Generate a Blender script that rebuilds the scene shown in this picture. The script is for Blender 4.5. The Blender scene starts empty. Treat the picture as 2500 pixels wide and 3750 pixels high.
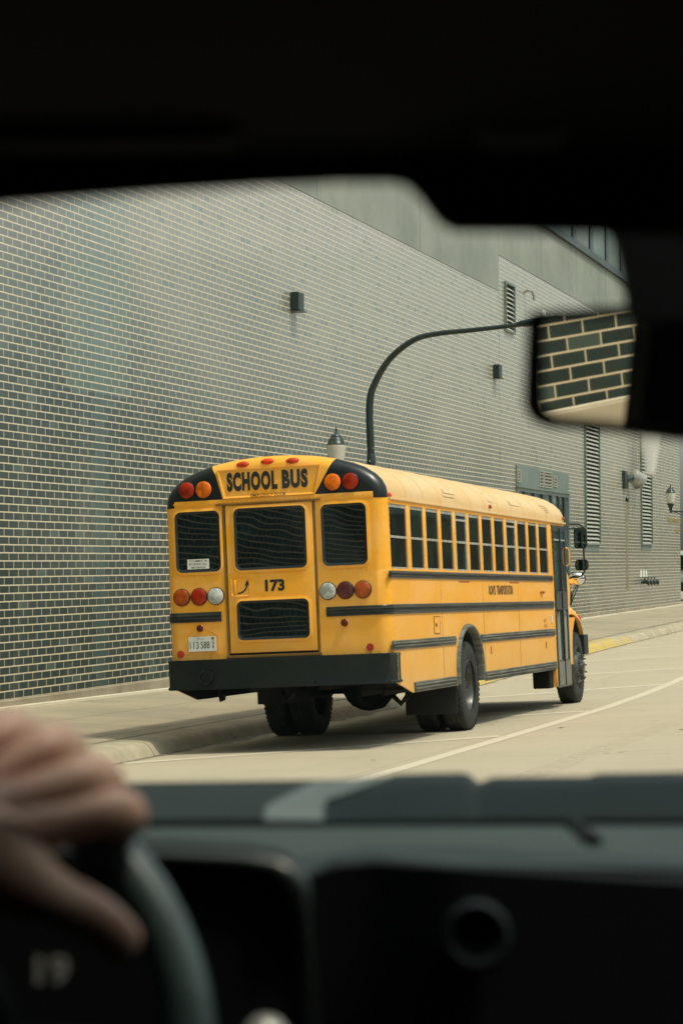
import bpy, bmesh, math, random
from mathutils import Vector, Matrix
random.seed(7)
SC = bpy.context.scene
COL = SC.collection
# ------------------------------------------------------------------ camera
CAMLOC = Vector((0, 0, 2.0))
CR = Vector((0.96179, 0.27370, -0.00650)); CF = Vector((-0.27350, 0.96163, 0.02161)); CU = CR.cross(CF).normalized()
cd = bpy.data.cameras.new("camera"); cam = bpy.data.objects.new("camera", cd); COL.objects.link(cam)
cam.matrix_world = Matrix(((CR.x, CU.x, -CF.x, 0), (CR.y, CU.y, -CF.y, 0), (CR.z, CU.z, -CF.z, 2.0), (0, 0, 0, 1)))
cd.sensor_fit = 'VERTICAL'; cd.sensor_height = 36; cd.sensor_width = 24; cd.lens = 85
cd.clip_start = 0.05; cd.clip_end = 2000
cd.dof.use_dof = True; cd.dof.focus_distance = 27.0; cd.dof.aperture_fstop = 7.5
SC.camera = cam
# ------------------------------------------------------------------ light
SUN = Vector((0.42, -0.10, 0.90)).normalized()
w = bpy.data.worlds.new("World"); SC.world = w; w.use_nodes = True
nt = w.node_tree; bg = nt.nodes["Background"]
sky = nt.nodes.new("ShaderNodeTexSky"); sky.sky_type = 'NISHITA'; sky.sun_disc = False
sky.sun_elevation = math.asin(SUN.z); sky.sun_rotation = math.atan2(SUN.x, SUN.y)
sky.air_density = 1.0; sky.dust_density = 4.0; sky.ozone_density = 1.0
hs = nt.nodes.new("ShaderNodeHueSaturation"); hs.inputs['Saturation'].default_value = 0.35
mx = nt.nodes.new("ShaderNodeMix"); mx.data_type = 'RGBA'; mx.blend_type = 'MULTIPLY'; mx.inputs[0].default_value = 1
mx.inputs[7].default_value = (0.92, 1.0, 0.93, 1)
nt.links.new(sky.outputs[0], hs.inputs['Color']); nt.links.new(hs.outputs[0], mx.inputs[6]); nt.links.new(mx.outputs[2], bg.inputs[0])
bg.inputs[1].default_value = 0.15
sd = bpy.data.lights.new("sun", 'SUN'); sd.energy = 2.0; sd.angle = math.radians(3.0); sd.color = (1.0, 0.90, 0.72)
so = bpy.data.objects.new("sun", sd); COL.objects.link(so)
so.rotation_euler = SUN.to_track_quat('Z', 'Y').to_euler(); so.location = (5, 0, 30)
SC.view_settings.view_transform = 'Standard'; SC.view_settings.look = 'None'
SC.view_settings.exposure = 0.45; SC.view_settings.gamma = 1.0; SC.view_settings.use_curve_mapping = False
SC.cycles.max_bounces = 8; SC.cycles.transparent_max_bounces = 16; SC.cycles.volume_bounces = 1

# ------------------------------------------------------------------ mesh helpers
class MB:
    def __init__(s): s.v = []; s.f = []
    def add(s, vs, fs):
        n = len(s.v); s.v += [tuple(v) for v in vs]; s.f += [tuple(i + n for i in f) for f in fs]; return s
    def box(s, a, b, bev=0.0):
        (x0, y0, z0), (x1, y1, z1) = a, b
        x0, x1 = min(x0, x1), max(x0, x1); y0, y1 = min(y0, y1), max(y0, y1); z0, z1 = min(z0, z1), max(z0, z1)
        if bev > 0:
            bm = bmesh.new(); bmesh.ops.create_cube(bm, size=1)
            for v in bm.verts: v.co = Vector(((x0 + x1) / 2 + v.co.x * (x1 - x0), (y0 + y1) / 2 + v.co.y * (y1 - y0), (z0 + z1) / 2 + v.co.z * (z1 - z0)))
            bmesh.ops.bevel(bm, geom=bm.edges[:], offset=bev, segments=2, affect='EDGES', profile=0.6)
            bm.verts.index_update(); s.add([v.co[:] for v in bm.verts], [[v.index for v in f.verts] for f in bm.faces]); bm.free(); return s
        vs = [(x, y, z) for x in (x0, x1) for y in (y0, y1) for z in (z0, z1)]
        return s.add(vs, [(0, 1, 3, 2), (4, 6, 7, 5), (0, 4, 5, 1), (2, 3, 7, 6), (0, 2, 6, 4), (1, 5, 7, 3)])
    def prism(s, pts, axis, a, b):
        """pts in the two other axes (order of xyz), extruded a..b along axis"""
        def mk(p, t):
            if axis == 0: return (t, p[0], p[1])
            if axis == 1: return (p[0], t, p[1])
            return (p[0], p[1], t)
        n = len(pts)
        vs = [mk(p, a) for p in pts] + [mk(p, b) for p in pts]
        fs = [tuple(range(n)), tuple(range(2 * n - 1, n - 1, -1))] + [(i, i + n, (i + 1) % n + n, (i + 1) % n) for i in range(n)]
        return s.add(vs, fs)
    def ring(s, outer, inner, axis, a, b, a2=None):
        """frame between two outlines of equal count; b = outer face level, a2 = inner-face level"""
        def mk(p, t):
            if axis == 0: return (t, p[0], p[1])
            if axis == 1: return (p[0], t, p[1])
            return (p[0], p[1], t)
        n = len(outer); b2 = b if a2 is None else a2
        vs = [mk(p, a) for p in outer] + [mk(p, b) for p in outer] + [mk(p, b2) for p in inner] + [mk(p, a) for p in inner]
        fs = []
        for i in range(n):
            j = (i + 1) % n
            fs += [(i, j, j + n, i + n), (i + n, j + n, j + 2 * n, i + 2 * n), (i + 2 * n, j + 2 * n, j + 3 * n, i + 3 * n)]
        return s.add(vs, fs)
    def tube(s, pts, r, n=10, caps=True):
        pts = [Vector(p) for p in pts]; rs = r if isinstance(r, (list, tuple)) else [r] * len(pts)
        vs = []; up = None
        for i, p in enumerate(pts):
            d = (pts[min(i + 1, len(pts) - 1)] - pts[max(i - 1, 0)]).normalized()
            if up is None:
                up = Vector((0, 0, 1)) if abs(d.z) < .9 else Vector((1, 0, 0))
            a = d.cross(up).normalized(); up = a.cross(d).normalized(); b = up
            for k in range(n):
                t = 2 * math.pi * k / n; vs.append(p + rs[i] * (math.cos(t) * a + math.sin(t) * b))
        fs = [(i * n + k, i * n + (k + 1) % n, (i + 1) * n + (k + 1) % n, (i + 1) * n + k) for i in range(len(pts) - 1) for k in range(n)]
        if caps: fs += [tuple(range(n))[::-1], tuple(range((len(pts) - 1) * n, len(pts) * n))]
        return s.add(vs, fs)
    def lathe(s, prof, c, axis=(0, 0, 1), n=32, sx=1, sz=1, cap=True):
        """prof: (r, h) list along axis from centre c"""
        ax = Vector(axis).normalized(); c = Vector(c)
        u = Vector((1, 0, 0)) if abs(ax.x) < .9 else Vector((0, 1, 0))
        u = (u - ax * u.dot(ax)).normalized(); v = ax.cross(u)
        vs = [c + ax * h + (u * sx * math.cos(2 * math.pi * k / n) + v * sz * math.sin(2 * math.pi * k / n)) * r for r, h in prof for k in range(n)]
        m = len(prof)
        fs = [(i * n + k, i * n + (k + 1) % n, (i + 1) * n + (k + 1) % n, (i + 1) * n + k) for i in range(m - 1) for k in range(n)]
        if cap and prof[0][0] > 1e-4: fs.append(tuple(range(n))[::-1])
        if cap and prof[-1][0] > 1e-4: fs.append(tuple(range((m - 1) * n, m * n)))
        return s.add(vs, fs)
    def loft(s, rings, closed=False, cap0=False, cap1=False):
        n = len(rings[0]); base = []
        for r in rings: base += list(r)
        m = n if closed else n - 1
        fs = [(i * n + k, i * n + (k + 1) % n, (i + 1) * n + (k + 1) % n, (i + 1) * n + k) for i in range(len(rings) - 1) for k in range(m)]
        if cap0: fs.append(tuple(range(n))[::-1])
        if cap1: fs.append(tuple(range((len(rings) - 1) * n, len(rings) * n)))
        return s.add(base, fs)
    def build(s, name, mat, parent=None, smooth=None, local=True):
        me = bpy.data.meshes.new(name)
        vs = s.v
        if parent is not None and not local:
            inv = WM[parent.name].inverted(); vs = [inv @ Vector(v) for v in vs]
        me.from_pydata([tuple(v) for v in vs], [], s.f); me.update()
        bm = bmesh.new(); bm.from_mesh(me)
        bmesh.ops.remove_doubles(bm, verts=bm.verts[:], dist=1e-5)
        bmesh.ops.recalc_face_normals(bm, faces=bm.faces[:])
        bm.to_mesh(me); bm.free()
        if smooth:
            for p in me.polygons: p.use_smooth = True
            me.set_sharp_from_angle(angle=math.radians(smooth))
        me.materials.append(mat)
        o = bpy.data.objects.new(name, me); COL.objects.link(o)
        if parent is not None: o.parent = parent; WM[o.name] = WM[parent.name].copy()
        else: WM[o.name] = Matrix()
        return o
WM = {}
def tag(o, label=None, cat=None, group=None, kind=None):
    if label: o['label'] = label
    if cat: o['category'] = cat
    if group: o['group'] = group
    if kind: o['kind'] = kind
    return o
def thing(name, label, cat, mat=None, group=None):
    o = bpy.data.objects.new(name, None); COL.objects.link(o)
    M = mat if mat is not None else Matrix()
    if isinstance(M, (tuple, list, Vector)): M = Matrix.Translation(Vector(M))
    o.matrix_world = M; WM[o.name] = M.copy(); o.empty_display_size = 0.3
    return tag(o, label, cat, group)
def copy_tree(o, parent=None):
    c = o.copy(); COL.objects.link(c); c.parent = parent
    for ch in list(o.children): copy_tree(ch, c)
    return c
def rrect(cx, cz, w, h, r, n=6):
    out = []
    for (sx, sz, a0) in ((1, 1, 0), (-1, 1, 90), (-1, -1, 180), (1, -1, 270)):
        for k in range(n + 1):
            t = math.radians(a0 + 90 * k / n)
            out.append((cx + sx * (w / 2 - r) + r * math.cos(t), cz + sz * (h / 2 - r) + r * math.sin(t)))
    return out
def text_mb(txt, width, height, bold=0.0, spacing=1.0):
    """outline letters as flat triangles scaled to width x height, lower-left at 0,0; returns verts2d, faces"""
    cu = bpy.data.curves.new("lettering", 'FONT'); cu.body = txt; cu.offset = bold; cu.space_character = spacing
    cu.resolution_u = 4; cu.extrude = 0
    o = bpy.data.objects.new("lettering", cu); COL.objects.link(o)
    dg = bpy.context.evaluated_depsgraph_get(); me = bpy.data.meshes.new_from_object(o.evaluated_get(dg))
    vs = [v.co.copy() for v in me.vertices]; fs = [tuple(p.vertices) for p in me.polygons]
    bpy.data.objects.remove(o); bpy.data.curves.remove(cu); bpy.data.meshes.remove(me)
    x0 = min(v.x for v in vs); x1 = max(v.x for v in vs); y0 = min(v.y for v in vs); y1 = max(v.y for v in vs)
    return [((v.x - x0) / (x1 - x0) * width, (v.y - y0) / (y1 - y0) * height) for v in vs], fs
# ------------------------------------------------------------------ materials
def newmat(name):
    m = bpy.data.materials.new(name); m.use_nodes = True
    return m, m.node_tree, m.node_tree.nodes["Principled BSDF"]
def N(nt, typ, **kw):
    n = nt.nodes.new(typ)
    for k, v in kw.items():
        if k.startswith('i_'): n.inputs[k[2:].replace('_', ' ')].default_value = v
        else: setattr(n, k, v)
    return n
def mathn(nt, op, a, b=None, c=None):
    n = nt.nodes.new("ShaderNodeMath"); n.operation = op
    for i, x in enumerate((a, b, c)):
        if x is None: continue
        if isinstance(x, (int, float)): n.inputs[i].default_value = x
        else: nt.links.new(x, n.inputs[i])
    return n.outputs[0]
def mixc(nt, fac, a, b, mode='MIX'):
    n = nt.nodes.new("ShaderNodeMix"); n.data_type = 'RGBA'; n.blend_type = mode
    for i, x in ((0, fac), (6, a), (7, b)):
        if isinstance(x, (int, float)): n.inputs[i].default_value = x
        elif isinstance(x, tuple): n.inputs[i].default_value = x + (1,) if len(x) == 3 else x
        else: nt.links.new(x, n.inputs[i])
    return n.outputs[2]
def ramp(nt, fac, stops):
    n = nt.nodes.new("ShaderNodeValToRGB"); e = n.color_ramp.elements
    while len(e) > 1: e.remove(e[0])
    e[0].position = stops[0][0]; e[0].color = tuple([stops[0][1]] * 3 + [1]) if isinstance(stops[0][1], (int, float)) else stops[0][1] + (1,)
    for p, c in stops[1:]:
        q = e.new(p); q.color = tuple([c] * 3 + [1]) if isinstance(c, (int, float)) else c + (1,)
    nt.links.new(fac, n.inputs[0]); return n.outputs[0]
def coords(nt, world=False, scale=(1, 1, 1)):
    if world: src = nt.nodes.new("ShaderNodeNewGeometry").outputs['Position']
    else: src = nt.nodes.new("ShaderNodeTexCoord").outputs['Object']
    mp = nt.nodes.new("ShaderNodeMapping"); mp.inputs['Scale'].default_value = scale
    nt.links.new(src, mp.inputs['Vector']); return mp.outputs[0]
def noise(nt, vec, scale, detail=4, rough=0.6):
    n = nt.nodes.new("ShaderNodeTexNoise"); n.inputs['Scale'].default_value = scale; n.inputs['Detail'].default_value = detail; n.inputs['Roughness'].default_value = rough
    nt.links.new(vec, n.inputs['Vector']); return n.outputs[0]
def bump(nt, h, bs, strength=0.3, dist=0.01):
    b = nt.nodes.new("ShaderNodeBump"); b.inputs['Strength'].default_value = strength; b.inputs['Distance'].default_value = dist
    nt.links.new(h, b.inputs['Height']); nt.links.new(b.outputs[0], bs.inputs['Normal']); return b
def plain(name, col, rough=0.5, metal=0.0, var=0.15, nscale=6.0, world=False, spec=0.5, coat=0.0, bmp=0.0, bscale=60, scale3=(1, 1, 1), col2=None):
    m, nt, b = newmat(name)
    v = coords(nt, world, scale3); n = noise(nt, v, nscale)
    c2 = col2 if col2 else tuple(x * (1 - var * 2) for x in col)
    f = ramp(nt, n, [(0.35, 0.0), (0.7, 1.0)])
    nt.links.new(mixc(nt, f, col, c2), b.inputs['Base Color'])
    b.inputs['Roughness'].default_value = rough; b.inputs['Metallic'].default_value = metal
    b.inputs['Specular IOR Level'].default_value = spec; b.inputs['Coat Weight'].default_value = coat; b.inputs['Coat Roughness'].default_value = 0.1
    if bmp: bump(nt, noise(nt, v, bscale, 3), b, bmp, 0.004)
    return m
# --- shared
M = {}
def yellow(name, col, rough, spec=0.4, streak=0.5, light=None):
    m, nt, b = newmat(name); v = coords(nt)
    a = noise(nt, coords(nt, scale=(1, 0.6, 2.2)), 1.7, 5); f = ramp(nt, a, [(0.42, 0.0), (0.62, 1.0)])
    light = light or tuple(min(1, c * 1.0 + k) for c, k in zip(col, (0.02, 0.06, 0.07)))
    c = mixc(nt, mathn(nt, 'MULTIPLY', f, streak), col, light)
    s = noise(nt, coords(nt, scale=(3, 9, 0.7)), 2.5, 6, .7); sf = ramp(nt, s, [(0.56, 0.0), (0.75, 1.0)])
    c = mixc(nt, mathn(nt, 'MULTIPLY', sf, .35), c, (col[0] * .55, col[1] * .5, col[2] * .7 + .01))
    sz_ = N(nt, "ShaderNodeSeparateXYZ"); nt.links.new(nt.nodes.new("ShaderNodeTexCoord").outputs['Object'], sz_.inputs[0])
    lo = ramp(nt, mathn(nt, 'ADD', sz_.outputs[2], mathn(nt, 'MULTIPLY', noise(nt, coords(nt, scale=(1, 1.5, .6)), 2.2, 7, .75), 1.3)), [(1.15, 1.), (2.1, 0.)] if False else [(.0, 1.), (1.0, 0.)])
    lo = mathn(nt, 'MULTIPLY', mathn(nt, 'LESS_THAN', sz_.outputs[2], 50.), mathn(nt, 'SUBTRACT', 1.0, mathn(nt, 'MINIMUM', 1.0, mathn(nt, 'MAXIMUM', 0.0, mathn(nt, 'MULTIPLY', mathn(nt, 'SUBTRACT', mathn(nt, 'ADD', sz_.outputs[2], mathn(nt, 'MULTIPLY', noise(nt, coords(nt, scale=(1, 1.5, .6)), 2.2, 7, .75), 1.2)), 1.15), 1.1)))))
    c = mixc(nt, mathn(nt, 'MULTIPLY', lo, .42), c, (0.42, 0.30, 0.13))
    sc_ = noise(nt, coords(nt, scale=(2, 5, 5)), 5, 6, .8); c = mixc(nt, ramp(nt, sc_, [(.66, 0.), (.74, .5)]), c, (0.40, 0.24, 0.08))
    g = noise(nt, v, 90, 2); c = mixc(nt, mathn(nt, 'MULTIPLY', g, .14), c, (col[0] * .6, col[1] * .55, col[2]))
    nt.links.new(c, b.inputs['Base Color']); b.inputs['Roughness'].default_value = rough; b.inputs['Specular IOR Level'].default_value = spec
    bump(nt, noise(nt, v, 7, 2), b, .12, .004)
    return m
M['yel'] = yellow('school_bus_yellow_paint', (0.87, 0.385, 0.022), 0.36, streak=.8)
M['yelroof'] = yellow('pale_yellow_roof_paint', (0.66, 0.42, 0.17), 0.5, streak=.6, light=(0.66, 0.49, 0.27))  # roof yellow is paler and less saturated than the body paint
M['olive'] = plain('dark_olive_yellow', (0.22, 0.11, 0.012), .7)
M['blk'] = plain('black_enamel', (0.005, 0.009, 0.009), 0.30, spec=.4, var=.2)
M['blkbump'] = plain('black_painted_steel_bumper', (0.004, 0.009, 0.009), 0.45, spec=.22, var=.3, nscale=3, col2=(0.011, 0.015, 0.014))
M['under'] = plain('grimy_chassis_steel', (0.012, 0.012, 0.011), .85, spec=.2)
M['rail'] = plain('weathered_black_rub_rail', (0.008, 0.011, 0.011), .36, spec=.4, nscale=2.5, scale3=(1, .6, 14), col2=(0.05, 0.052, 0.047))
M['raildusty'] = plain('dusty_grey_rub_rail', (0.15, 0.15, 0.125), .7, spec=.3, nscale=3, scale3=(1, .6, 9), col2=(0.05, 0.055, 0.05))
M['rubber'] = plain('black_window_rubber', (0.010, 0.014, 0.014), .4, spec=.4)
M['tyre'] = plain('tyre_rubber', (0.015, 0.018, 0.0175), .75, spec=.25, nscale=9, col2=(0.04, 0.041, 0.037), bmp=.3, bscale=30)
M['rim'] = plain('grey_steel_rim', (0.035, 0.038, 0.037), .32, .3, nscale=8, col2=(0.10, 0.10, 0.09))
M['alu'] = plain('window_aluminium', (0.44, 0.43, 0.38), .45, .2, var=.25, nscale=12)
M['flap'] = plain('mud_flap_rubber', (0.012, 0.013, 0.013), .7)
M['letter'] = plain('black_vinyl_lettering', (0.012, 0.013, 0.012), .5)
M['letterbrown'] = plain('faded_black_side_lettering', (0.10, 0.052, 0.012), .6)
M['chrome'] = plain('chrome_mirror', (0.80, 0.80, 0.78), .04, 1.0, var=.02)
M['hose'] = plain('dark_grey_door_frame', (0.02, 0.03, 0.03), .35, nscale=3, scale3=(1, 3, 1), col2=(0.035, .045, .043))
M['kick'] = plain('dusty_door_kick_plate', (0.16, 0.165, 0.145), .5, nscale=5)
def lens(name, col, rough=.12):
    m, nt, b = newmat(name); v = coords(nt)
    vo = N(nt, "ShaderNodeTexVoronoi"); vo.inputs['Scale'].default_value = 70; nt.links.new(v, vo.inputs['Vector'])
    c = mixc(nt, mathn(nt, 'MULTIPLY', ramp(nt, noise(nt, v, 11, 3), [(.35, 0.), (.65, 1.)]), .8), col, tuple(x * .30 for x in col))
    nt.links.new(c, b.inputs['Base Color']); b.inputs['Roughness'].default_value = rough
    b.inputs['Coat Weight'].default_value = .0; b.inputs['Specular IOR Level'].default_value = .3; bump(nt, vo.outputs[0], b, .15, .002); return m
M['amber'] = lens('amber_lens', (1.0, 0.20, 0.004)); M['amber2'] = lens('dark_amber_lens', (0.42, 0.07, 0.003))
M['red'] = lens('red_lens', (0.40, 0.022, 0.002)); M['red2'] = lens('dull_dark_red_lens', (0.13, 0.016, 0.010)); M['redb'] = lens('bright_red_marker_lens', (0.85, 0.06, 0.010))
M['clear'] = lens('clear_reverse_lens', (0.62, 0.64, 0.58)); M['reflec'] = plain('red_reflector', (0.42, 0.025, 0.01), .4)
def glass(name, col=(0.006, 0.011, 0.010), wav=.25, wscale=3.0, sc3=(1, 1, 1), rough=.03, ior=1.5):
    m, nt, b = newmat(name); v = coords(nt, scale=sc3)
    n = noise(nt, coords(nt), 2.0, 4); c = mixc(nt, ramp(nt, n, [(.4, 0.), (.8, 1.)]), col, tuple(x * 4.5 for x in col))
    nt.links.new(c, b.inputs['Base Color']); b.inputs['Roughness'].default_value = rough; b.inputs['IOR'].default_value = ior
    bump(nt, noise(nt, v, wscale, 1, .3), b, wav, .02); return m
M['glassrear'] = glass('dark_wavy_rear_glass', (0.001, 0.003, 0.003), wav=.085, wscale=1.8, ior=1.55, rough=.01)
M['glassside'] = glass('dark_tinted_side_glass', (0.004, 0.009, 0.007), wav=.03, ior=1.38)
M['glassdoor'] = glass('folding_door_glass', (0.02, 0.035, 0.033), wav=.1)
M['white'] = plain('white_sticker', (0.72, 0.72, 0.66), .5, var=.05)
M['plate'] = plain('licence_plate_white', (0.62, 0.64, 0.60), .4, var=.06)
M['blue'] = plain('plate_blue_script', (0.10, 0.18, 0.35), .5)
M['orange'] = plain('rusty_orange_label', (0.45, 0.12, 0.012), .6)
M['worn'] = plain('worn_roof_label', (0.48, 0.36, 0.22), .8, nscale=20, col2=(0.7, .5, .25))

# ------------------------------------------------------------------ terrain profile
KN = [(-60, -1.35), (-20, -1.5), (0, -1.72), (22.8, -1.99), (33, -2.13), (38, -2.15), (44, -2.06), (51, -1.963), (57, -1.917), (66.6, -1.868), (90, -1.80), (200, -1.70), (300, -1.7)]
WB = [(-60, -1.2), (0, -1.55), (20, -1.75), (28.6, -1.83), (35, -1.90), (42, -1.92), (50, -1.82), (60, -1.71), (70, -1.655), (91, -1.62), (300, -1.55)]
def interp(K, y):
    for (a, u), (b, v) in zip(K, K[1:]):
        if y <= b: return u + (v - u) * max(0, (y - a)) / (b - a)
    return K[-1][1]
def gz(y):
    h = max(0.0, min(5.0, (y - 34) / 1.6)); return sum(interp(KN, y + h * k) * q for k, q in ((-1, .15), (-.5, .2), (0, .3), (.5, .2), (1, .15))) + 2.0
def wb(y): return interp(WB, y) + 2.0
def cx(y): return interp([(-60, -8.75), (22.8, -8.80), (27.2, -8.98), (33, -9.15), (52, -9.2), (300, -9.2)], y)
def road_z(x, y):
    z = gz(y) + 0.0403 * (min(x, 1.0) + 9.0)
    if x > 1.0: z -= 0.02 * (x - 1.0)
    return z
YS = [-60, -40, -20, -10, 0, 5, 10, 14, 18, 20, 22, 23, 24, 25, 26, 27, 28, 29, 30, 31, 32, 33, 34, 35, 36, 37, 38, 39, 40, 41, 42, 43, 44, 45, 46, 47, 48, 49.5, 51, 52.5, 54, 55.5, 57, 59, 61, 63, 66, 69, 72, 78, 84, 90, 100, 120, 150, 200, 260]

# materials for the setting
def concrete(name, col, dark, joints=None, nsc=.6, grain=.3, spec=.25, jfac=.75, stain=.35, crack=0.0):
    m, nt, b = newmat(name); v = coords(nt, True)
    a = noise(nt, v, nsc, 7, .65); f = ramp(nt, a, [(0.38, 0.0), (0.68, 1.0)])
    c = mixc(nt, f, col, dark)
    st = noise(nt, coords(nt, True, (1.6, .22, 1)), 1.3, 6, .7); c = mixc(nt, mathn(nt, 'MULTIPLY', ramp(nt, st, [(.55, 0.), (.8, 1.)]), stain), c, tuple(x * .55 for x in dark))
    sp = noise(nt, v, 16, 5, .75); c = mixc(nt, mathn(nt, 'MULTIPLY', ramp(nt, sp, [(.68, 0.), (.74, 1.)]), .45), c, tuple(x * .35 for x in dark))
    vo = N(nt, "ShaderNodeTexVoronoi"); vo.feature = 'DISTANCE_TO_EDGE'; vo.inputs['Scale'].default_value = .16
    wv = nt.nodes.new("ShaderNodeVectorMath"); wv.operation = 'ADD'; nn = nt.nodes.new("ShaderNodeTexNoise"); nn.inputs['Scale'].default_value = 1.1; nn.inputs['Detail'].default_value = 6; nt.links.new(v, nn.inputs['Vector'])
    nt.links.new(v, wv.inputs[0]); nt.links.new(nn.outputs['Color'], wv.inputs[1]); nt.links.new(wv.outputs[0], vo.inputs['Vector'])
    c = mixc(nt, mathn(nt, 'MULTIPLY', mathn(nt, 'LESS_THAN', vo.outputs['Distance'], .0014), crack), c, tuple(x * .3 for x in dark))
    g = noise(nt, v, 140, 2, .8); c = mixc(nt, mathn(nt, 'MULTIPLY', ramp(nt, g, [(.3, 0.), (.8, 1.)]), grain), c, tuple(x * .5 for x in dark))
    if joints:
        sxyz = N(nt, "ShaderNodeSeparateXYZ"); nt.links.new(nt.nodes.new("ShaderNodeNewGeometry").outputs['Position'], sxyz.inputs[0])
        wob = mathn(nt, 'MULTIPLY', mathn(nt, 'SUBTRACT', noise(nt, v, 5, 3), .5), .02)
        tot = None
        for (ax, per, off, wd) in joints:
            q = mathn(nt, 'ADD', sxyz.outputs[ax], wob)
            p = mathn(nt, 'ABSOLUTE', mathn(nt, 'SUBTRACT', mathn(nt, 'MODULO', mathn(nt, 'ADD', q, 1000 * per - off), per), per / 2))
            k = mathn(nt, 'GREATER_THAN', p, per / 2 - wd)
            tot = k if tot is None else mathn(nt, 'MAXIMUM', tot, k)
        c = mixc(nt, mathn(nt, 'MULTIPLY', tot, jfac), c, tuple(x * .25 for x in dark))
    nt.links.new(c, b.inputs['Base Color']); b.inputs['Roughness'].default_value = .85; b.inputs['Specular IOR Level'].default_value = spec
    bump(nt, g, b, .35, .006); return m
M['road'] = concrete('pale_concrete_road', (0.45, 0.385, 0.285), (0.41, 0.35, 0.255), [(0, 3.7, 1.75, .006), (1, 6.1, 21.1, .006)], grain=.35, jfac=.4, stain=.2, crack=.5)
M['walk'] = concrete('sidewalk_concrete', (0.38, 0.32, 0.225), (0.27, 0.235, 0.17), [(0, 1.5, -9.73, .010), (1, 1.55, .3, .010)], crack=.4)
M['kerb'] = concrete('kerb_concrete', (0.44, 0.38, 0.27), (0.30, 0.26, 0.18), [(1, 6.1, 23.9, .014)], nsc=2.5)
M['kerbyel'] = concrete('worn_yellow_kerb_paint', (0.44, 0.38, 0.27), (0.28, 0.24, 0.17), [(1, 6.1, 23.9, .014)], nsc=2.5)
ntk = M['kerbyel'].node_tree; bk = ntk.nodes['Principled BSDF']; src = bk.inputs['Base Color'].links[0].from_socket
sk_ = N(ntk, "ShaderNodeSeparateXYZ"); ntk.links.new(ntk.nodes.new("ShaderNodeNewGeometry").outputs['Position'], sk_.inputs[0])
cov = mathn(ntk, 'ADD', noise(ntk, coords(ntk, True, (1, .5, 1)), 2.2, 7, .7), mathn(ntk, 'MULTIPLY', mathn(ntk, 'SUBTRACT', 58.0, sk_.outputs[1]), .028))
ntk.links.new(mixc(ntk, ramp(ntk, cov, [(.50, 0.), (.66, .92)]), src, mixc(ntk, noise(ntk, coords(ntk, True), 6, 5), (0.52, 0.34, 0.05), (0.44, 0.34, 0.12))), bk.inputs['Base Color'])
M['base'] = concrete('stained_concrete_footing', (0.36, 0.31, 0.23), (0.22, 0.18, 0.125), None, nsc=1.6)
M['baselight'] = plain('pale_foundation_ledge', (0.62, 0.56, 0.44), .8, var=.05)
M['band'] = concrete('smooth_concrete_panel', (0.255, 0.27, 0.235), (0.18, 0.205, 0.185), None, nsc=.45, grain=.15)
def paint(name):
    m, nt, b = newmat(name); v = coords(nt, True)
    c = mixc(nt, ramp(nt, noise(nt, v, 9, 6, .8), [(.45, 0.), (.75, 1.)]), (0.55, 0.48, 0.37), (0.47, 0.40, 0.30))
    nt.links.new(c, b.inputs['Base Color']); b.inputs['Roughness'].default_value = .8; return m
M['paint'] = paint('worn_white_road_paint')
M['earth'] = plain('far_ground', (0.28, 0.25, 0.18), .95, world=True, nscale=.05)
M['crud'] = plain('gutter_dirt', (0.10, 0.085, 0.06), .95, world=True, nscale=8, col2=(0.3, .25, .17))

def strip(name, xs, mat, zf, kind='structure', ys=YS):
    mb = MB(); rings = []
    for y in ys: rings.append([(x(y) if callable(x) else x, y, zf(i, x(y) if callable(x) else x, y)) for i, x in enumerate(xs)])
    mb.loft(rings); o = mb.build(name, mat); tag(o, kind=kind); return o
gm = MB().add([(-400, -300, -.45), (400, -300, -.45), (400, 900, -.45), (-400, 900, -.45)], [(0, 1, 2, 3)]).build('ground', M['earth']); tag(gm, kind='structure')
def ROT(p): return p
strip('road', [lambda y: cx(y) + .0, -8, -6, -4, -2, 0, 1, 4, 8, 12, 16], M['road'], lambda i, x, y: road_z(x, y))
def side_z(i, x, y):
    t = (x + 9.55) / (-12.7 + 9.55); t = max(0, min(1.6, t)); z0 = gz(y) + .155
    return z0 + (wb(y) - z0) * min(1, t)
strip('sidewalk', [lambda y: cx(y) - .54, -10.4, -11.3, -12.2, -12.9], M['walk'], side_z)
strip('sidewalk', [-12.9, -16, -22, -40], M['walk'], lambda i, x, y: wb(y) - .004, ys=[y for y in YS if y >= 90])
strip('sidewalk', [16.3, 18, 21], M['walk'], lambda i, x, y: road_z(16, y) + .14)
def kerb(name, y0, y1, mat, label=None, dz=0, dx=0):
    ys = [y0] + [y for y in YS if y0 < y < y1] + [y1]; mb = MB(); rings = []
    for y in ys:
        c = cx(y) + dx; z = gz(y) + dz
        rings.append([(c + .03, y, z - .03), (c, y, z + .012), (c - .045, y, z + .075), (c - .075, y, z + .118), (c - .12, y, z + .142), (c - .20, y, z + .152), (c - .50, y, z + .156), (c - .512, y, z + .15), (c - .515, y, z + .02)])
    mb.loft(rings); o = mb.build(name, mat, smooth=50); tag(o, kind='structure'); return o
kerb('kerb', -60, 40, M['kerb']); kerb('kerb', 40.0, 70.0, M['kerbyel']); kerb('kerb', 70.0, 260, M['kerb'])
mb = MB(); mb.loft([[(16.0, y, road_z(16, y) - .02), (16.03, y, road_z(16, y) + .13), (16.3, y, road_z(16, y) + .14)] for y in YS]); tag(mb.build('kerb', M['kerb'], smooth=40), kind='structure')
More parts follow.
